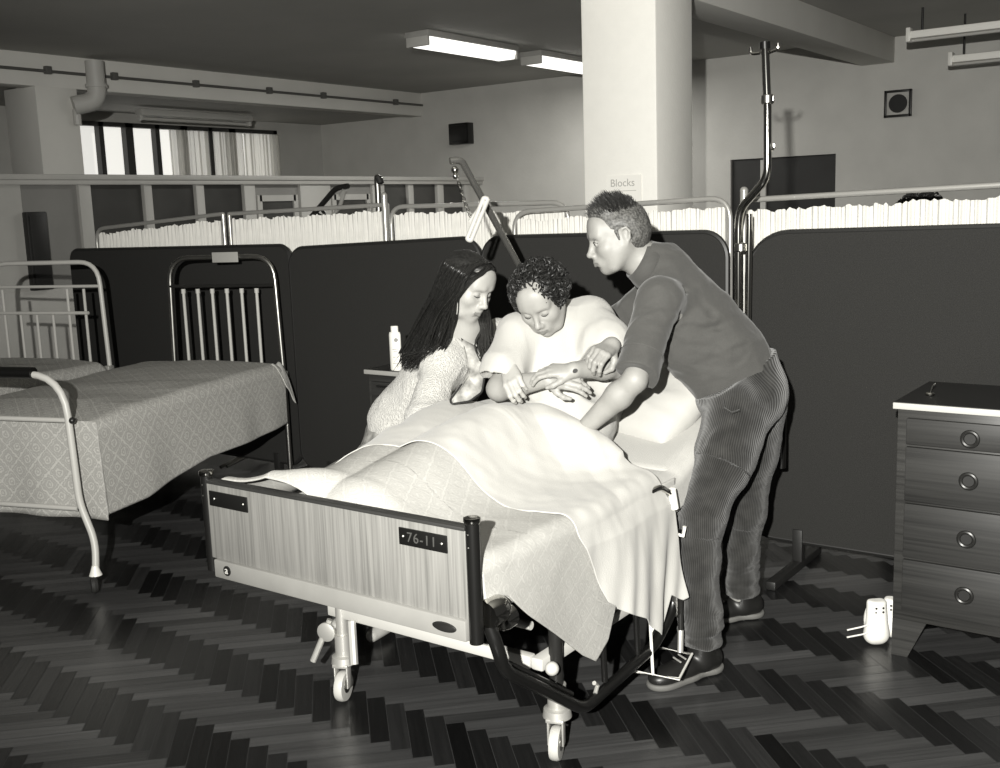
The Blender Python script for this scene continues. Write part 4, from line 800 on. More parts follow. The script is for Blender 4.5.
g = G().lathe([(wd_*.30, .0), (wd_*.30, .0008)], (0, 0, 0), nf, 20); rr_ = wd_*.985
g.v = [tuple(np.array(v)+nf*rr_*.86+ZU*(Hh*.80)+ta*.004) for v in g.v]; part('round_emblem', g, M['label_ink'], t)
for z_, w__ in ((.56, .9), (.50, .6), (.36, .8), (.20, .9)): part('label_line', G().box(nf*rr_*.86+ZU*Hh*z_, (wd_*w__, .001, .003), 0, Rl), M['grey_paint'], t)
# ================================================================ pair of white shoes standing against the drawers' leg
def shoe(label, c, rz, h=.155, lean=.12):
    t = thing('canvas_shoe', label, 'shoe', c, rz, 'white canvas shoes by the chest of drawers'); s = SDF()
    [s.cap((x_, .0, .034), (x_*.8, .002, h-.012), .026, .0225, .012) for x_ in (-.013, .013)]; s.ell((0, -.004, .04), (.037, .03, .036), k=.02); s.half((0, 0, h), (0, -.1, 1), .008); s.half((0, .02, 0), (0, 1, 0), .01)
    s.disp = lambda p_: fbm(p_+[c[0], 0, 0], 30, 2, 4)*.0015; s.dmax = .002
    sdf_obj('upper', s, .003, M['white_plastic'], t); 
    so_ = part('sole', G().lathe([(.0, 0), (.029, 0), (.032, .003), (.032, .010), (.029, .012), (0, .015)], (0, .018, .0), (0, 1, 0), 24).add([], []), M['white_plastic'], t)
    so_.data.transform(Matrix.Translation((0, 0, h/2))@Matrix.Diagonal((1, 1, h/.08, 1))); 
    for sx in (-.012, .012):
        for z in (h-.022, h-.036): part('eyelet', G().lathe([(.0038, 0), (.0038, .002), (.0, .002)], (sx, -.0205, z), (0, -1, 0), 12), M['black'], t)
    return t
p = Z_ = onp(876, 644, 2, 0); t = shoe('white canvas shoe standing on its toe, nearer one with laces', (float(p[0]), float(p[1]), 0), YAW+.1)
part('lace', G().tube(fillet([(-.025, -.025, .085), (-.06, -.03, .078), (-.115, -.03, .07)], .02), .0028, 8), M['white_plastic'], t); part('lace', G().tube(fillet([(-.025, -.02, .062), (-.05, -.025, .05), (-.115, -.03, .045)], .02), .0028, 8), M['white_plastic'], t)
p = onp(889, 642, 2, 0); shoe('white canvas shoe half hidden behind the leg of the chest of drawers', (float(p[0]), float(p[1])+.05, 0), YAW-.25, .14)
# ================================================================ people
def skin_mat(name, l, bump=.0006):
    n = N(name); b = n.b; b.inputs['Roughness'].default_value = .48; b.inputs['Specular IOR Level'].default_value = .35; b.inputs['Subsurface Weight'].default_value = .06; b.inputs['Subsurface Radius'].default_value = (.008, .008, .008)
    c = n.coord('Object'); t = n.add('ShaderNodeTexNoise', {'Vector': (c, 'Vector'), 'Scale': 30., 'Detail': 5.}); r = n.ramp(t, 'Fac', [(.3, l*.93), (.7, l*1.05)]); n.link(r, 'Color', b, 'Base Color')
    t2 = n.add('ShaderNodeTexNoise', {'Vector': (c, 'Vector'), 'Scale': 350., 'Detail': 2.}); n.bump(t2, 'Fac', bump); return n.m
M['skin_f'] = skin_mat('fair_skin', .32); M['skin_m'] = skin_mat('mans_skin', .25); M['skin_p'] = skin_mat('patients_skin', .26)
M['lip'] = simple('lips', .16, .4); M['brow'] = simple('eyebrow_hair', .05, .7); M['eye'] = simple('eye_white', .33, .2); M['iris'] = simple('iris', .02, .15); M['lash'] = simple('eyelashes', .03, .6)
def hair_mat(name, lo, hi, rough=.32, spec=.6):
    n = N(name); b = n.b; b.inputs['Roughness'].default_value = rough; b.inputs['Specular IOR Level'].default_value = spec; b.inputs['Anisotropic'].default_value = .4
    c = n.coord('Object'); t = n.add('ShaderNodeTexNoise', {'Vector': (c, 'Vector'), 'Scale': 160., 'Detail': 3.}); r = n.ramp(t, 'Fac', [(.35, lo), (.65, hi)]); n.link(r, 'Color', b, 'Base Color'); return n.m
M['hair_dark'] = hair_mat('dark_brown_hair', .006, .016, .22, 1.); M['hair_curl'] = hair_mat('black_curly_hair', .004, .014, .5, .35); M['hair_short'] = hair_mat('short_brown_hair', .03, .11, .5, .4); M['hair_top'] = hair_mat('hair_crown', .006, .02, .5, .4)
# ribbed corduroy: wales follow the leg through a stored coordinate
n = N('corduroy'); b = n.b; b.inputs['Roughness'].default_value = .9; b.inputs['Sheen Weight'].default_value = .3; b.inputs['Specular IOR Level'].default_value = .15
at = n.add('ShaderNodeAttribute', attribute_name='wale'); s_ = vmath(n, 'SINE', vmath(n, 'MULTIPLY', (at, 'Fac'), 2*PI/.0056)); c = n.coord('Object'); t = n.add('ShaderNodeTexNoise', {'Vector': (c, 'Vector'), 'Scale': 22., 'Detail': 5.})
k_ = vmath(n, 'MULTIPLY_ADD', s_, .22); n.link(t, 'Fac', k_[0], 2); r = n.ramp(k_[0], 0, [(.2, .013), (.5, .023), (.85, .042)]); n.link(r, 'Color', b, 'Base Color'); n.bump(s_[0], 0, .0006); M['corduroy'] = n.m
n = N('cotton_shirt'); b = n.b; b.inputs['Roughness'].default_value = .85; b.inputs['Specular IOR Level'].default_value = .2; b.inputs['Sheen Weight'].default_value = .15
c = n.coord('Object', (900, 900, 900)); t = n.add('ShaderNodeTexNoise', {'Vector': (c, 'Vector'), 'Scale': 1., 'Detail': 1.}); r = n.ramp(t, 'Fac', [(.3, .046), (.7, .070)]); n.link(r, 'Color', b, 'Base Color'); c5 = n.coord('Object', (1, 1, 1.6)); t5 = n.add('ShaderNodeTexNoise', {'Vector': (c5, 'Vector'), 'Scale': 7., 'Detail': 2.5, 'Distortion': .5, 'Roughness': .4}); n.bump(t5, 'Fac', .022, .8); M['shirt'] = n.m
# openwork knitted jumper
n = N('knitted_jumper'); b = n.b; b.inputs['Roughness'].default_value = .95; b.inputs['Specular IOR Level'].default_value = .1; b.inputs['Sheen Weight'].default_value = .2
c = n.coord('Object', (1, 1, .8)); t = n.add('ShaderNodeTexVoronoi', {'Vector': (c, 'Vector'), 'Scale': 210.}, feature='F1'); r = n.ramp(t, 'Distance', [(.1, .27), (.4, .40), (.8, .46)]); n.link(r, 'Color', b, 'Base Color')
iv = vmath(n, 'MULTIPLY', (t, 'Distance'), 1.); n.bump(iv[0], 0, .0035); M['knit'] = n.m
M['scarf'] = simple('patterned_scarf', .30, .9, spec=.1, var=.6, scale=26); M['scarf_edge'] = simple('scarf_edge', .012, .6); M['skirt'] = simple('printed_skirt', .2, .8, var=.55, scale=45)
M['shoe_dark'] = simple('dark_leather', .012, .4); M['sole'] = simple('crepe_sole', .12, .7)
# ---------------------------------------------------------------- anatomy
def put(c, Rm, s=1.): return lambda x, y, z: np.asarray(c)+Rm@(np.array((x, y, z), float)*s)
def head_prims(S, c, Rm, s=1., sex='f', eyes='down', neck=None, nr=.052, smile=0.):
    p = put(c, Rm, s); E = lambda x, y, z, rx, ry, rz_, k=.02, op=1: S.ell(p(x, y, z), (rx*s, ry*s, rz_*s), Rm, k, op)
    Cp = lambda a, b_, ra, rb, k=.012, op=1: S.cap(p(*a), p(*b_), ra*s, rb*s, k, op)
    jw = .050 if sex == 'f' else .056
    E(0, -.012, .027, .073, .094, .084, .01); E(0, .028, -.008, .060, .060, .088, .03); E(0, .030, -.055, jw, .052, .055, .03); E(0, .066, -.098, .017 if sex == 'f' else .022, .018, .016, .03)
    for sg in (-1, 1):
        E(sg*.041, .058, -.026, .021, .022, .020, .03); Cp((sg*.058, .0, -.03), (sg*.04, .045, -.088), .018, .015, .03); Cp((sg*.018, .087, .022), (sg*.045, .074, .020), .009, .007, .016)
    E(0, .066, .05, .05, .026, .04, .03)
    for sg in (-1, 1): E(sg*.0315, .0995, -.001, .0185, .017, .013, .014, -1)
    for sg in (-1, 1): E(sg*.031, .0765, -.001, .0150, .0135, .0125, .004)
    Cp((0, .088, .010), (0, .108, -.032), .0072, .0098, .012); E(0, .111, -.036, .0098, .0105, .0088, .008)
    for sg in (-1, 1): E(sg*.0115, .100, -.040, .0068, .0095, .0068, .006)
    for sg in (-1, 1): E(sg*.0062, .1045, -.0475, .0035, .005, .003, .003, -1)
    E(0, .082, -.064, .026, .020, .020, .02)
    for sg in (-1, 1): Cp((0, .1005, -.0655), (sg*.021, .089, -.0690+smile), .0050, .0030, .004); Cp((0, .0985, -.0760), (sg*.018, .089, -.0725+smile), .0062, .0035, .005)
    for sg in (-1, 1): Cp((0, .108, -.0705), (sg*.022, .094, -.0702+smile), .0016, .0012, .0025, -1)
    E(0, .096, -.0855, .014, .006, .004, .01, -1)
    for sg in (-1, 1):                                                # ears: rim, bowl, lobe
        pts = [(.072, .006, .014), (.079, -.003, .026), (.083, -.017, .027), (.083, -.025, .012), (.079, -.021, -.010), (.073, -.008, -.028), (.070, .002, -.026)]
        for a, b_ in zip(pts[:-1], pts[1:]): Cp((sg*a[0], a[1], a[2]), (sg*b_[0], b_[1], b_[2]), .0042, .0042, .004)
        E(sg*.072, -.009, .0, .006, .016, .024, .006); E(sg*.072, -.002, -.030, .004, .006, .007, .005); E(sg*.081, -.006, .002, .006, .009, .013, .004, -1)
    if neck is not None: S.cap(p(0, -.022, -.05), neck, nr*s*.98, nr*s*1.1, .03)
def face_extras(root, c, Rm, s, eyes='down', brow=.6, m=M, origin=(0, 0, 0), lipdark=True):
    p = put(c, Rm, s); o = np.array(origin)
    for sg in (-1, 1):
        g = G().tube([p(sg*x, y, z)-o for x, y, z in ((.016, .0905, .0165), (.026, .0925, .0225), (.038, .0865, .0235), (.049, .0745, .018))], [.0012*s, .0026*s, .0024*s, .0010*s], 8, flat=.55*brow+.3); part('eyebrow', g, m['brow'], root)
        if eyes == 'open':
            e = part('eyeball', G().ball(p(sg*.0315, .0795, -.001)-o, .0124*s, 18), m['eye'], root); part('iris', G().ball(p(sg*.0315, .0870, -.003)-o, .0062*s, 14), m['iris'], e)
            part('upper_eyelashes', G().tube([p(sg*x, y, z)-o for x, y, z in ((.018, .0905, -.002), (.025, .0925, .0045), (.033, .0930, .0055), (.041, .0890, .003), (.047, .0815, -.001))], [.0008*s, .0016*s, .0016*s, .0014*s, .0008*s], 6), m['lash'], root)
        else:
            part('closed_eyelashes', G().tube([p(sg*x, y, z)-o for x, y, z in ((.018, .0885, -.0055), (.025, .0900, -.0095), (.033, .0895, -.0105), (.041, .0855, -.0085), (.047, .0780, -.004))], [.0008*s, .0017*s, .0018*s, .0016*s, .0008*s], 6), m['lash'], root)
def lip_pick(c, Rm, s):
    def f(V):
        l = (V-np.asarray(c))@Rm/s; x, y, z = l.T
        lip = (np.abs(x) < .0225) & (y > .086) & (z > -.0815+.30*np.abs(x)) & (z < -.0608-.16*np.abs(x)); return lip.astype(int)
    return f
def hand_prims(S, wrist, yd, zn, thumb=1, curls=((.25, .35, .25),)*4, s=1., spread=.05, tcurl=.3, tpos=None, wr=.024, k=.0035):
    # yd towards the fingers, zn out of the back of the hand, thumb=+1/-1 picks the side
    Fm = frame(yd, zn); Fm = np.stack([Fm[:, 0]*thumb, Fm[:, 1], Fm[:, 2]], 1); p = put(wrist, Fm, s)
    kn = [(.0285, .088, .000), (.0095, .093, .003), (-.0093, .089, .001), (-.0265, .080, -.003)]; ln = [(.042, .025, .021), (.046, .029, .022), (.042, .027, .021), (.034, .020, .019)]; rr = [.0097, .0100, .0094, .0086]
    S.ell(p(0, .008, 0), (.026*s, .03*s, .018*s), Fm, .015)
    for i, q in enumerate(kn): S.cap(p(q[0]*.62, .015, -.002), p(*q), .0135*s, .0105*s, .010)
    S.ell(p(.0, .055, -.006), (.032*s, .038*s, .012*s), Fm, .01)
    for i, q in enumerate(kn):
        cu = curls[i % len(curls)]; a = 0; sp = (1.5-i)*spread; pos = np.array(q); r = rr[i]
        for j in range(3):
            a += cu[j]; d = np.array((math.sin(sp)*math.cos(a), math.cos(sp)*math.cos(a), -math.sin(a))); nx = pos+d*ln[i][j]
            S.cap(p(*pos), p(*nx), r*s, (r-.0009)*s, k if j else .006); pos = nx; r -= .0009
    t = tpos or [(.020, .018, -.008), (.044, .048, -.018), (.055, .076, -.026-.02*tcurl), (.052, .100, -.032-.05*tcurl)]
    for a, b_, ra, rb in zip(t[:-1], t[1:], (.0155, .0112, .0098), (.0115, .0098, .0080)): S.cap(p(*a), p(*b_), ra*s, rb*s, .007)
def wrinkle(sc, amp, seed, st=(1, 1, 1)):
    def f(p): return fbm(p*np.array(st), sc, 3, seed)*amp-np.clip(.18-np.abs(fbm(p*np.array(st), sc*.7, 2, seed+5)), 0, 1)*amp*3
    return f
# ================================================================ the man
mo = (-1.40, 3.20, 0)
man = thing('person', 'person in a grey shirt and corduroy trousers bending over the bed at right', 'person', mo)
hc = P(618, 236.5, 3.40); fw = unit(-RH*math.cos(.24)-ZU*math.sin(.24)-FH*.10); HR = frame(fw, unit(ZU-RH*.24)); HS = .93
nk = P(648, 264, 3.42); shL, shR = P(659, 300, 3.25), P(662, 292, 3.60); elL, wrL = P(635, 380, 3.08), P(583, 430, 3.17); elR, wrR = P(604, 332, 3.72), P(613, 350, 3.32)
hipL, hipR = P(736, 404, 3.39), P(742, 400, 3.50); knL, knR = P(697, 520, 3.17), P(744, 508, 3.58); anL, anR = P(701, 652, 3.17), P(741, 598, 3.62)
B = SDF(); head_prims(B, hc, HR, HS, 'm', 'open', nk, .054)
chest = P(680, 318, 3.42); belly = P(715, 358, 3.42)
B.cap(nk, chest, .055, .10, .05).cap(chest, belly, .105, .095, .05).cap(belly, (hipL+hipR)/2, .09, .09, .05)
for sh, el, wr_ in ((shL, elL, wrL), (shR, elR, wrR)): B.cap(chest, sh, .07, .055, .04).cap(sh, el, .046, .034, .02).cap(el, el+(wr_-el)*.3, .034, .039, .02).cap(el+(wr_-el)*.3, wr_, .039, .026, .02)
for h_, kn_, an_ in ((hipL, knL, anL), (hipR, knR, anR)): B.cap(h_, kn_, .075, .052, .03).cap(kn_, an_, .05, .036, .02).cap(an_, an_+[0, 0, -.05], .036, .034, .02)
# left hand flat under the blanket; right hand grips the patient's forearm from above
hand_prims(B, wrL, unit(unit(wrL-elL)*.9-ZU*.5-RH*.3+FH*.2), unit(ZU-RH*.3), 1, ((.2, .2, .1),)*4, .9)
gR = P(612, 345, 3.19); B.cap(wrR, gR, .028, .025, .02)
hand_prims(B, gR, unit(P(592, 357, 3.08)-gR), unit(-FH*.62+ZU*.78), -1, ((.50, 1.05, .55), (.55, 1.1, .6), (.6, 1.1, .6), (.6, 1.15, .6)), .90, .02, .9, tpos=[(.018, .02, -.01), (.04, .045, -.025), (.045, .062, -.05), (.03, .07, -.07)])
sdf_obj('body', B, .0032, None, man, mo, 1, [M['skin_m'], M['lip']], lip_pick(hc, HR, HS)); face_extras(man, hc, HR, HS, 'open', 1.2, origin=mo)
# short hair: cropped sides, brushed-up crown
H = SDF(); p = put(hc, HR, HS); H.ell(p(0, -.018, .040), np.array((.079, .094, .086))*HS, HR, .02); H.ell(p(0, -.045, .0), np.array((.074, .068, .075))*HS, HR, .03); H.ell(p(0, .02, .095), np.array((.056, .062, .035))*HS, HR, .02)
for sg in (-1, 1): H.ell(p(sg*.084, -.005, -.004), np.array((.03, .027, .031))*HS, HR, .006, -1); H.cap(p(sg*.072, .016, .02), p(sg*.071, .012, -.012), .0065, .004, .006)
H.ell(p(0, .115, -.03), np.array((.2, .062, .105))*HS, HR, .012, -1); H.half(p(0, -.03, -.075), HR@np.array((0, .25, -1)), .02); H.half(p(0, .062, .0), HR@unit(np.array((0, 1, -.75))), .01)
H.disp = lambda q: fbm(q, 75, 3, 7)*.0022; H.dmax = .003; ho = sdf_obj('hair', H, .003, M['hair_short'], man, mo)
def tufts(n_, test, length, r, lean, seed, Rm, cc, s, rad, jit=.35):
    rg = np.random.default_rng(seed); g = G(); V = []; Fc = []; k = 0
    while k < n_:
        d = unit(rg.normal(size=3)); l = d*np.array(rad); 
        if not test(l, d): continue
        k += 1; nrm = unit(d/np.array(rad)); dr = unit(nrm+np.array(lean(l))+rg.normal(size=3)*jit); b0 = np.asarray(cc)+Rm@((l+np.array((0, -.018, .040)))*s)-Rm@nrm*.004; ln_ = length(l)*rg.uniform(.6, 1.15)
        u = unit(np.cross(Rm@dr, rg.normal(size=3))); w_ = np.cross(Rm@dr, u); i0 = len(V); mid = b0+Rm@dr*ln_*.6; tip = b0+Rm@unit(dr+np.array(lean(l))*.4)*ln_
        for kk in range(3): a = 2*PI*kk/3; V.append(b0+(u*math.cos(a)+w_*math.sin(a))*r)
        for kk in range(3): a = 2*PI*kk/3; V.append(mid+(u*math.cos(a)+w_*math.sin(a))*r*.7)
        V.append(tip)
        for kk in range(3): j = (kk+1) % 3; Fc += [(i0+kk, i0+j, i0+3+j, i0+3+kk), (i0+3+kk, i0+3+j, i0+6)]
    return V, Fc
V_, F_ = tufts(3400, lambda l, d: l[2] > .040 and l[1] > -.06, lambda l: .040 if l[1] > .01 else (.030 if l[1] > -.03 else .018), .0010, lambda l: (0, .35, .8), 5, HR, hc, HS, (.076, .092, .088), .28)
part_ = mesh('brushed_up_hair', np.array(V_)-np.array(mo), F_, M['hair_top'], ho); part_['label'] = 'darker spiky crown hair'
V_, F_ = tufts(5200, lambda l, d: l[2] > -.065 and l[1] < .045 and not (abs(l[0]) > .05 and l[1] > -.035 and l[2] < -.015) and l[1] < .05+l[2]*.3, lambda l: .011, .0009, lambda l: (0, -1.2, -.9), 6, HR, hc, HS, (.079, .093, .086), .3)
mesh('cropped_side_hair', np.array(V_)-np.array(mo), F_, M['hair_short'], ho)
# shirt
S_ = SDF(); ck = P(662, 272, 3.42)
S_.cap(P(667, 276, 3.42), P(690, 320, 3.42), .090, .128, .05); S_.cap(P(660, 268, 3.42), P(636, 257, 3.415), .074, .064, .03); S_.cap(P(690, 322, 3.42), P(722, 352, 3.42), .128, .122, .06); S_.cap(P(722, 352, 3.42), P(738, 372, 3.42), .120, .118, .05); S_.ell(P(690, 352, 3.40), (.07, .1, .075), None, .06)
for sh, el in ((shL, elL), (shR, elR)): S_.cap(P(676, 300, 3.42), sh, .085, .066, .05); S_.cap(sh, el-(el-sh)*.12, .064, .060, .03)
cu = unit(elL-shL); S_.cap(elL-cu*.09, elL-cu*.03, .0625, .063, .006); S_.half  # rolled cuff
S_.cuts(elL-cu*.022, cu, elL+cu*.05, .12, .003); cr_ = unit(elR-shR); S_.cuts(elR-cr_*.03, cr_, elR+cr_*.06, .10, .004)
for a, b_, r_ in (((666, 291, 3.265), (700, 283, 3.30), .006), ((688, 322, 3.262), (660, 352, 3.255), .008), ((694, 330, 3.272), (745, 317, 3.31), .005), ((690, 345, 3.275), (748, 346, 3.292), .006), ((700, 298, 3.285), (728, 322, 3.29), .005), ((690, 366, 3.285), (742, 360, 3.292), .004), ((650, 300, 3.20), (668, 316, 3.215), .005)):
    m_ = [(a[i]+b_[i])/2 for i in range(3)]; m_[1] += 4; S_.cap(P(*a), P(*m_), r_*.5, r_, .02, -1); S_.cap(P(*m_), P(*b_), r_, r_*.4, .02, -1)
w1 = wrinkle(10, .009, 3, (1, 1, 1.5)); w2_ = wrinkle(24, .0016, 9, (1, 2, 1)); S_.disp = lambda q: w1(q)+w2_(q); S_.dmax = .018
neckcut = P(636, 262, 3.41); S_.cuts(P(640, 261, 3.41), unit(P(618, 248, 3.41)-P(645, 266, 3.41)), P(628, 254, 3.41), .085, .004)
S_.cap(P(722, 352, 3.42), P(742, 392, 3.42), .116, .112, .04); S_.cap(P(712, 362, 3.41), P(726, 396, 3.41), .098, .09, .05)
sh_o = sdf_obj('shirt', S_, .0045, M['shirt'], man, mo)
# collar, undershirt edge, rolled cuff ridge
cd = unit(hc-nk); ax = unit(P(633, 262, 3.4)-P(668, 262, 3.42)); 
cc0 = P(642, 262.5, 3.41); nn = unit(P(618, 248, 3.4)-P(645, 266, 3.41)); uu = unit(np.cross(nn, FH)); ww = np.cross(nn, uu)
ring = [cc0+(uu*.067*math.cos(a)+ww*.067*math.sin(a))-nn*.006*math.cos(a) for a in np.linspace(0, 2*PI, 30)[:-1]]
Vc = []; 
for i, r_ in enumerate(ring): Vc += [tuple(r_+nn*.020+unit(cc0-r_)*.004), tuple(r_+nn*.002), tuple(r_-nn*.026+unit(r_-cc0)*.012)]
Fc = [(i*3+j, ((i+1) % 29)*3+j, ((i+1) % 29)*3+j+1, i*3+j+1) for i in range(29) for j in range(2)]
o = mesh('collar', np.array(Vc)-np.array(mo), Fc, M['shirt'], sh_o); so = o.modifiers.new('t', 'SOLIDIFY'); so.thickness = .004
g = G().ball(P(623, 281, 3.36)-np.array(mo), (.012, .022, .014)); 
g = G(); e1 = unit(np.cross(cu, FH)); e2 = np.cross(cu, e1); g.tube([elL-cu*.088+(e1*math.cos(a)+e2*math.sin(a))*.063-np.array(mo) for a in np.linspace(0, 2*PI, 28)[:-1]], .0035, 8, closed=True); part('rolled_cuff_seam', g, M['shirt'], sh_o)
# trousers
T_ = SDF(); pel = P(748, 392, 3.42)
T_.cap(P(740, 360, 3.42), P(745, 384, 3.42), .118, .120, .05); T_.ell(P(756, 396, 3.42), (.094, .12, .105), None, .05); T_.cap(P(752, 403, 3.345), P(722, 470, 3.24), .084, .078, .06); T_.cap(P(757, 405, 3.50), P(752, 450, 3.54), .082, .080, .06); T_.ell(P(722, 398, 3.40), (.085, .10, .075), None, .05)
tl = [(P(735, 408, 3.32), .096), (P(724, 455, 3.25), .088), (P(700, 517, 3.17), .072), (P(697, 560, 3.165), .066), (P(699, 610, 3.165), .064), (P(700, 643, 3.165), .062)]
tr_ = [(P(757, 408, 3.52), .095), (P(751, 455, 3.55), .083), (P(745, 510, 3.58), .068), (P(741, 550, 3.60), .062), (P(741, 592, 3.62), .061)]
for ch in (tl, tr_):
    for (a, ra), (b_, rb) in zip(ch[:-1], ch[1:]): T_.cap(a, b_, ra, rb, .03)
    a, b_ = ch[-2][0], ch[-1][0]; d = unit(b_-a); T_.cuts(b_+d*.0, d, b_+d*.07, .10, .003)
wa_ = P(742, 352, 3.42); T_.cuts(P(738, 370, 3.42), unit(P(722, 345, 3.42)-P(746, 386, 3.42)), P(715, 335, 3.42), .25, .004)
for ch in (tl, tr_):                                                # soft bunching above the shoes
    b_ = ch[-1][0]
    for k, dz in enumerate((.02, .055, .10)): c0 = b_+[0, 0, dz]; th = 2.1*k; T_.ell(c0, (ch[-1][1]+.004,)*2+(.010,), roty(.18*math.cos(th))@rotx(.2*math.sin(th)), .012)
w3 = wrinkle(9, .0055, 13, (1, 1, .8)); w4 = wrinkle(15, .003, 17, (1, 1, 2.2)); T_.disp = lambda q: w3(q)+w4(q)*np.clip((.75-q[:, 2])/.3, .2, 1); T_.dmax = .018
def wale(V):
    best = np.full(len(V), 9.); out = np.zeros(len(V)); segs = [(a, b_, ra) for ch in (tl, tr_) for (a, ra), (b_, rb) in zip(ch[:-1], ch[1:])]
    for ch in (tl, tr_):
        a, b_ = ch[0][0], ch[2][0]; bm_ = np.full(len(V), 9.); 
        for (a, ra), (b_, rb) in zip(ch[:-1], ch[1:]):
            ba = b_-a; h = np.clip((V-a)@ba/(ba@ba), 0, 1); r = V-a-h[:, None]*ba; d = np.sqrt((r**2).sum(1)); m = d-ra < best
            an = np.arctan2(r@RH, -(r@FH)); out[m] = an[m]*.072; best[m] = (d-ra)[m]
    return out
tro = sdf_obj('trousers', T_, .0045, M['corduroy'], man, mo, attr=('wale', wale))
g = G().tube([P(x, y, d)-np.array(mo) for x, y, d in ((722, 397, 3.21), (724, 408, 3.20), (732, 413, 3.19), (740, 410, 3.19))], .003, 6); part('pocket_edge', g, M['corduroy'], tro)
# shoes
def dark_shoe(an, d, rz_t, lab=None):
    d = unit(np.array([d[0], d[1], 0])); sd = np.array([-d[1], d[0], 0]); b0 = np.array([an[0], an[1], 0]); Sx = SDF(); Rm = np.stack([sd, d, ZU], 1)
    Sx.ell(b0-d*.035+ZU*.045, (.036, .045, .045), Rm, .02).ell(b0+d*.07+ZU*.038, (.040, .075, .034), Rm, .03).ell(b0+d*.15+ZU*.032, (.041, .055, .028), Rm, .03).cap(b0+ZU*.05, b0+ZU*.105, .042, .043, .02)
    Sx.half(b0+ZU*.016, -ZU, .003); o = sdf_obj('shoe', Sx, .0035, M['shoe_dark'], man, mo)
    Q = SDF(); Q.ell(b0-d*.035+ZU*.015, (.040, .05, .03), Rm, .02).ell(b0+d*.07+ZU*.015, (.042, .078, .03), Rm, .03).ell(b0+d*.15+ZU*.015, (.046, .06, .03), Rm, .03); Q.half(b0+ZU*.002, -ZU, .002); Q.half(b0+ZU*.022, ZU, .002)
    sdf_obj('shoe_sole', Q, .0035, M['sole'], o, mo); part('shoe_lace', G().tube([b0+d*.075-sd*.02+ZU*.078-np.array(mo), b0+d*.08+sd*.02+ZU*.078-np.array(mo)], .003, 6).tube([b0+d*.095-sd*.02+ZU*.073-np.array(mo), b0+d*.10+sd*.02+ZU*.073-np.array(mo)], .003, 6), M['grey_paint'], o)
dark_shoe(P(701, 652, 3.17), -RH*.85-FH*.5, 0); dark_shoe(P(742, 598, 3.62), -RH*.6+RH*1.2*0-FH*.15-RH*0, 0)
# ================================================================ the patient
po = (-1.80, 3.05, .70)
pat = thing('person', 'person with short curly dark hair in a white gown sitting up in the hospital bed', 'person', po)
hp = P(541, 298, 3.30); fwp = unit(-FH*.76-RH*.26-ZU*.58); HRp = frame(fwp, unit(ZU*.8-FH*.6+RH*-.42)); PS = .90
nkp = P(556, 325, 3.42); pshR, pshL = P(521, 338, 3.36), P(597, 322, 3.42); pelR, pelL = P(499, 389, 3.27), P(618, 366, 3.25); pwR, pwL = P(547, 379, 3.16), P(574, 370, 3.12)
B = SDF(); head_prims(B, hp, HRp, PS, 'f', 'down', nkp, .050)
pc = P(562, 360, 3.44); pp = np.array((-1.80, 3.10, .79))
B.cap(nkp, pc, .07, .10, .05).cap(pc, pp, .11, .125, .05)
for sh, el, w_ in ((pshR, pelR, pwR), (pshL, pelL, pwL)): B.cap(pc, sh, .06, .045, .04).cap(sh, el, .042, .035, .02).cap(el, el+(w_-el)*.35, .037, .036, .02).cap(el+(w_-el)*.35, w_, .036, .0245, .02)
for sx, ky in ((-.16, .78), (.05, .74)): # legs under the blanket
    hip = pp+[sx*.5, -.02, -.03]; kn_ = np.array((BX+sx-.03, BY+ky, .785)); an_ = np.array((BX+sx*.6, BY+.24, .735)); B.cap(hip, kn_, .075, .052, .03).cap(kn_, an_, .050, .032, .02).cap(an_, an_+[0, -.10, .01], .028, .02, .02)
hand_prims(B, pwR, unit(P(571, 381, 3.12)-pwR), unit(-FH*.75+ZU*.6), 1, ((.30, .45, .3), (.35, .5, .3), (.4, .5, .3), (.45, .55, .3)), .80, .02, .2)
hand_prims(B, pwL, unit(P(548, 370, 3.13)-pwL), unit(-FH*.5+ZU*.85), -1, ((.3, .5, .3), (.35, .55, .3), (.4, .55, .3), (.45, .6, .3)), .80, .02, .2)
sdf_obj('body', B, .0032, None, pat, po, 1, [M['skin_p'], M['lip']], lip_pick(hp, HRp, PS)); face_extras(pat, hp, HRp, PS, 'down', 1., origin=po)
part('wrist_mark', G().lathe([(.0, 0), (.006, .0), (.006, .004), (.0, .004)], P(575, 371, 3.09)-np.array(po), unit(-FH+ZU*.4), 14, 1, 1.3), M['dark_metal'], pat)
# gown with wide sleeves
Q = SDF(); Q.cap(P(556, 338, 3.43), P(566, 375, 3.42), .125, .145, .06).cap(P(564, 375, 3.41), P(568, 418, 3.36), .155, .155, .06)
Q.cap(P(556, 334, 3.43), P(590, 322, 3.42), .075, .070, .04).cap(P(590, 322, 3.42), P(606, 345, 3.30), .076, .085, .04)
Q.cap(P(545, 338, 3.43), P(520, 337, 3.37), .072, .062, .04).cap(P(520, 337, 3.37), P(503, 372, 3.27), .066, .074, .04)
dL = unit(pelL-pshL); dR = unit(pelR-pshR); Q.cuts(P(610, 358, 3.28), unit(P(602, 372, 3.2)-P(606, 338, 3.34)), P(606, 376, 3.22), .10, .005); Q.cuts(P(502, 376, 3.27), dR, P(500, 398, 3.24), .10, .005)
Q.ell(P(545, 318, 3.26), (.066, .085, .066), None, .012, -1)
g1 = wrinkle(9, .011, 23, (1, 1, .7)); g1b = wrinkle(19, .0028, 27, (1, 1, .6)); Q.disp = lambda q: g1(q)+g1b(q); Q.dmax = .018
go = sdf_obj('gown', Q, .0045, M['gown'], pat, po)
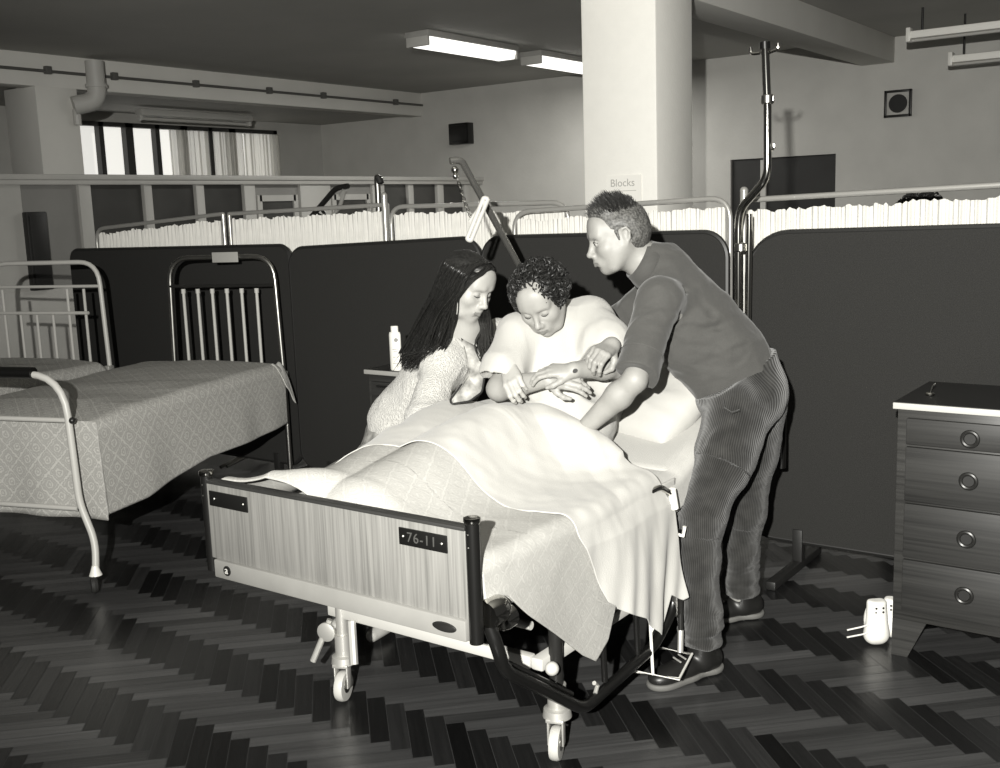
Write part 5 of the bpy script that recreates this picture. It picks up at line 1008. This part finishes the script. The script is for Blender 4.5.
# lower part of the gown spread over the lap
# curls
H = SDF(); p = put(hp, HRp, PS); H.ell(p(0, -.022, .032), np.array((.095, .098, .084))*PS, HRp, .02); H.ell(p(0, -.055, -.01), np.array((.082, .068, .085))*PS, HRp, .03)
H.ell(p(0, .115, -.045), np.array((.064, .075, .082))*PS, HRp, .012, -1); H.disp = lambda q: fbm(q, 60, 3, 3)*.006; H.dmax = .007
ho = sdf_obj('hair', H, .0035, M['hair_curl'], pat, po)
def curls(n_, test, rad, off, cc, Rm, s, seed, R0=.011, th=.0032, origin=(0, 0, 0)):
    rg = np.random.default_rng(seed); g = G(); k = 0
    while k < n_:
        d = unit(rg.normal(size=3)); l = d*np.array(rad)+np.array(off)
        if not test(l): continue
        k += 1; c0 = np.asarray(cc)+Rm@(l*s); nrm = unit(Rm@(d/np.array(rad))); a = unit(np.cross(nrm, rg.normal(size=3))); b_ = np.cross(nrm, a); R_ = R0*rg.uniform(.6, 1.2); t0 = rg.uniform(0, 6.28); pitch_ = rg.uniform(-.004, .007)
        pts = [c0+(a*math.cos(t0+t)+nrm*math.sin(t0+t))*R_+b_*(t*pitch_*.7)+nrm*.002-np.asarray(origin) for t in np.linspace(0, 7.2, 15)]
        g.tube(pts, [th*.4, th, th, th*.3], 6)
    return g
g = curls(760, lambda l: l[2] > -.075 and not (l[1] > .02 and l[2] < .034 and abs(l[0]) < .066), (.095, .098, .084), (0, -.022, .030), hp, HRp, PS, 4, origin=po); part('curls', g, M['hair_curl'], ho)
# ================================================================ the long-haired woman
wo = (-2.52, 2.86, 0)
wom = thing('person', 'person with long straight dark hair in a pale knitted jumper crouching beside the bed', 'person', wo)
hw_ = P(467, 284, 3.55); fww = unit(-FH*.62+RH*.70-ZU*.44); HRw = frame(fww, unit(ZU*.93-FH*.1+RH*.26)); WS = .93
nkw = P(464, 326, 3.60); wsN, wsF = P(443, 362, 3.55), P(497, 338, 3.74); weN, wwN = P(424, 420, 3.38), P(462, 432, 3.22); weF, wwF = P(520, 352, 3.72), P(515, 366, 3.30)
B = SDF(); head_prims(B, hw_, HRw, WS, 'f', 'down', nkw, .048, .008)
wc = P(452, 375, 3.66); wp = P(405, 432, 3.74)
B.cap(nkw, wc, .06, .09, .05).cap(wc, wp, .095, .12, .05)
for sh, el, w_ in ((wsN, weN, wwN), (wsF, weF, wwF)): B.cap(wc, sh, .06, .045, .04).cap(sh, el, .042, .036, .02).cap(el, w_, .036, .025, .02)
gW = P(508, 366, 3.23); B.cap(wwF, gW, .026, .0245, .02)
for k, (dx, dy) in enumerate(((.10, .02), (-.12, .12))):              # bent legs, feet on the floor
    h_ = wp+[dx*.5, 0, -.03]; kn_ = np.array((h_[0]-.02+dx*.3, h_[1]-.36, .44)); an_ = np.array((kn_[0]-.02, kn_[1]+.22, .08)); B.cap(h_, kn_, .075, .052, .03).cap(kn_, an_, .05, .033, .02).cap(an_-[0, 0, .03], an_+[0, -.13, -.05], .032, .022, .02)
hand_prims(B, gW, unit(P(514, 386, 3.15)-gW), unit(-FH*.85+ZU*.35-RH*.3), 1, ((.45, .95, .5), (.5, 1.0, .5), (.5, 1.0, .5), (.55, 1.05, .5)), .86, .03, .8, tpos=[(.018, .02, -.01), (.036, .042, -.03), (.035, .06, -.05), (.02, .07, -.07)])
hand_prims(B, wwN, unit(P(490, 436, 3.12)-wwN), ZU, -1, ((.2, .3, .2),)*4, .86)
sdf_obj('body', B, .0032, None, wom, wo, 1, [M['skin_f'], M['lip']], lip_pick(hw_, HRw, WS)); face_extras(wom, hw_, HRw, WS, 'down', .7, origin=wo)
# jumper
J = SDF(); J.cap(P(462, 355, 3.64), P(440, 385, 3.68), .10, .125, .05).cap(P(440, 385, 3.68), P(408, 425, 3.74), .13, .145, .06)
J.cap(P(455, 358, 3.62), wsN, .078, .062, .05).cap(wsN, weN, .060, .060, .05).cap(weN, wwN, .060, .045, .03); J.cap(P(470, 350, 3.66), wsF, .08, .062, .04).cap(wsF, weF, .060, .05, .03)
dN = unit(wwN-weN); J.cuts(wwN-dN*.03, dN, wwN+dN*.03, .07, .004); J.cap(P(459, 350, 3.63), P(461, 340, 3.62), .082, .062, .03); J.ell(P(471, 329, 3.55), (.045, .045, .05), None, .012, -1)
J.ell(P(402, 447, 3.74), (.135, .13, .045), None, .02)
w5 = wrinkle(13, .007, 33); J.disp = lambda q: w5(q)+fbm(q, 150, 1, 2)*.0008; J.dmax = .014; jo = sdf_obj('jumper', J, .004, M['knit'], wom, wo)
K = SDF(); K.cap(P(402, 440, 3.74), P(396, 470, 3.72), .135, .13, .04); K.cap(P(396, 470, 3.72), wp+[-.05, -.25, -.2], .13, .12, .05); K.ell(wp+[-.02, -.22, -.2], (.2, .2, .14), None, .05); K.disp = wrinkle(8, .006, 41); K.dmax = .02
sdf_obj('skirt', K, .007, M['skirt'], wom, wo)
# scarf: folded triangle from the neck to a dark-edged point
pts = [P(x, y, d) for x, y, d in ((461, 338, 3.49), (474, 345, 3.47), (486, 352, 3.47), (485, 375, 3.40), (482, 392, 3.36), (470, 401, 3.33), (452, 404, 3.31), (450, 400, 3.32), (462, 384, 3.36), (469, 366, 3.42))]
cen = sum(pts)/len(pts); V = [tuple(cen+(-FH)*.012-np.array(wo))]; ring_ = []
nr = 6
for i in range(1, nr+1):
    for q in range(len(pts)*4):
        a = pts[(q//4) % len(pts)]; b_ = pts[(q//4+1) % len(pts)]; e = a+(b_-a)*((q % 4)/4); t = i/nr; v_ = cen+(e-cen)*t-FH*(.014*math.cos(t*PI/2)+.004*math.sin(q*.9+i)); V.append(tuple(v_-np.array(wo)))
m_ = len(pts)*4; F = [(0, 1+q, 1+(q+1) % m_) for q in range(m_)]+[(1+i*m_+q, 1+(i+1)*m_+q, 1+(i+1)*m_+(q+1) % m_, 1+i*m_+(q+1) % m_) for i in range(nr-1) for q in range(m_)]
o = mesh('scarf', V, F, M['scarf'], wom); so = o.modifiers.new('t', 'SOLIDIFY'); so.thickness = .004
part('scarf_border', G().tube([p_-FH*.004-np.array(wo) for p_ in fillet(pts[3:9], .01)], .0035, 8), M['scarf_edge'], o); part('blouse_collar', G().tube([P(x, y, d)-np.array(wo) for x, y, d in ((456, 338, 3.50), (463, 346, 3.475), (472, 352, 3.46))], [.004, .009, .003], 8), M['gown'], wom)
# hair: skull cap volume plus long locks
H = SDF(); p = put(hw_, HRw, WS); H.ell(p(0, -.020, .035), np.array((.083, .098, .080))*WS, HRw, .02); H.ell(p(0, -.05, -.02), np.array((.080, .066, .10))*WS, HRw, .03)
H.ell(p(.0, .036, .080), np.array((.050, .045, .026))*WS, HRw, .02); H.ell(p(.008, .12, -.045), np.array((.060, .082, .088))*WS, HRw, .014, -1); H.disp = lambda q: fbm(q@HRw*[1, .3, .3], 70, 2, 3)*.003; H.dmax = .004
ho = sdf_obj('hair', H, .0035, M['hair_top'], wom, wo)
rg = np.random.default_rng(12)
def lock(path, r, jit, g, flat=.5):
    pts = [np.array(q)+rg.normal(size=3)*jit*np.array((1, 1, .5)) for q in path]; pts = fillet(pts, .08, 4); n_ = len(pts); rr = [r*.5]+[r]*3+[r*.8, r*.15]; g.tube([q-np.array(wo) for q in pts], rr, 7, flat=flat)
# near side: from the parting over the temple, behind the ear, down the back of the shoulder
g = G()
for k in range(230):
    t = rg.uniform(0, 1); u = rg.uniform(0, 1); part0 = p(.012+rg.normal()*.006, .058-.13*t, .109-.030*t**2)      # along the parting
    side = p(.082, .052-.115*t, .055); low = p(.087, .044-.115*t, -.03)
    a = P(457-46*u*(.35+.65*t)+rg.normal()*2, 318+rg.normal()*3, 3.50+.12*t-.02*u); e1_ = P(450-52*t*.6-22*u+rg.normal()*2, 346+8*u, 3.49+.12*t); e2_ = P(412-30*t*.4+22*(1-t)*(1-u)+rg.normal()*4, 362+10*rg.uniform(-1, 1), 3.50+.1*t)
    lock([part0, p(.052, .052-.115*t, .094-.02*t), side, low, a, e1_, e2_], rg.uniform(.0035, .0065), .0025, g)
part('side_locks', g, M['hair_dark'], ho)
g = G()
for k in range(120):
    t = rg.uniform(0, 1); part0 = p(.008+rg.normal()*.006, .058-.13*t, .109-.030*t**2)
    side = p(-.080, .04-.10*t, .060); low = p(-.088, .03-.08*t, -.03); a = P(486+rg.normal()*3, 325+rg.normal()*3, 3.50+.06*t); e1_ = P(485+rg.normal()*5, 345, 3.44+.08*t); e2_ = P(487+rg.normal()*5, 362+rg.normal()*3, 3.40+.08*t)
    lock([part0, p(-.052, .048-.11*t, .094), side, low, a, e1_, e2_], rg.uniform(.0035, .006), .0025, g)
part('front_locks', g, M['hair_dark'], ho)
# fringe swept from the parting across the temple
g = G()
for k in range(110):
    t = rg.uniform(0, 1); u_ = rg.normal()*.004; lock([p(.012+u_, .078-.045*t, .100+.006*t), p(.038, .084-.04*t, .078), p(.068, .070-.04*t, .050), p(.078, .058-.03*t, .0), p(.082, .045-.02*t, -.06), p(.080, .05-.02*t, -.11)], .0048, .0018, g)
part('swept_fringe', g, M['hair_dark'], ho)
# ================================================================ someone behind the far right screen: only the crown shows
Yq = 4.75; hb_ = onp(922, 207, 1, Yq); xo = (float(hb_[0]), Yq, 0); pb = thing('person', 'person behind the far right screen, only dark curly hair showing over the curtain', 'person', xo)
hq = np.array((hb_[0], Yq, hb_[2]-.07)); HRq = frame((.3, 1, 0), ZU); B = SDF(); nq = hq-[0, 0, .16]; head_prims(B, hq, HRq, 1., 'f', 'down', nq, .05)
c_ = hq-[0, 0, .40]; pv = np.array((hq[0], Yq, .82)); B.cap(nq, c_, .07, .11, .05).cap(c_, pv, .12, .13, .05)
for s in (-1, 1):
    sh = nq+[s*.17, 0, -.05]; el = sh+[s*.05, .02, -.27]; B.cap(c_+[0, 0, .1], sh, .07, .05, .04).cap(sh, el, .045, .036, .02).cap(el, el+[0, .2, -.08], .036, .025, .02); hand_prims(B, el+[0, .2, -.08], (0, 1, -.3), (0, .3, 1), s, s=.86)
    h_ = pv+[s*.09, 0, -.04]; B.cap(h_, h_+[0, .02, -.38], .08, .055, .03).cap(h_+[0, .02, -.38], (h_[0], Yq, .09), .05, .035, .02).cap((h_[0], Yq, .05), (h_[0], Yq+.15, .035), .034, .028, .02)
sdf_obj('body', B, .006, None, pb, xo, 1, [M['skin_f'], M['lip']], lip_pick(hq, HRq, 1.)); Dd = SDF(); Dd.cap(nq-[0, 0, .08], c_, .12, .135, .05).cap(c_, pv, .14, .15, .05).cap(pv, pv-[0, 0, .35], .15, .20, .05)
for s in (-1, 1): sh = nq+[s*.17, 0, -.05]; Dd.cap(c_+[0, 0, .1], sh, .08, .062, .04).cap(sh, sh+[s*.04, .015, -.2], .060, .058, .03)
Dd.disp = wrinkle(8, .004, 3); Dd.dmax = .012; sdf_obj('dress', Dd, .008, M['gown'], pb, xo)
H = SDF(); H.ell(hq+[0, -.01, .04], (.088, .1, .088), HRq, .02).ell(hq+[0, -.05, -.02], (.085, .07, .09), None, .03); H.disp = lambda q: fbm(q, 60, 3, 3)*.005; H.dmax = .006; ho = sdf_obj('hair', H, .006, M['hair_curl'], pb, xo)
part('curls', curls(260, lambda l: l[2] > -.05 and l[1] < .05, (.088, .100, .092), (0, -.01, .038), hq, HRq, 1., 8, .013, .0045, origin=xo), M['hair_curl'], ho)
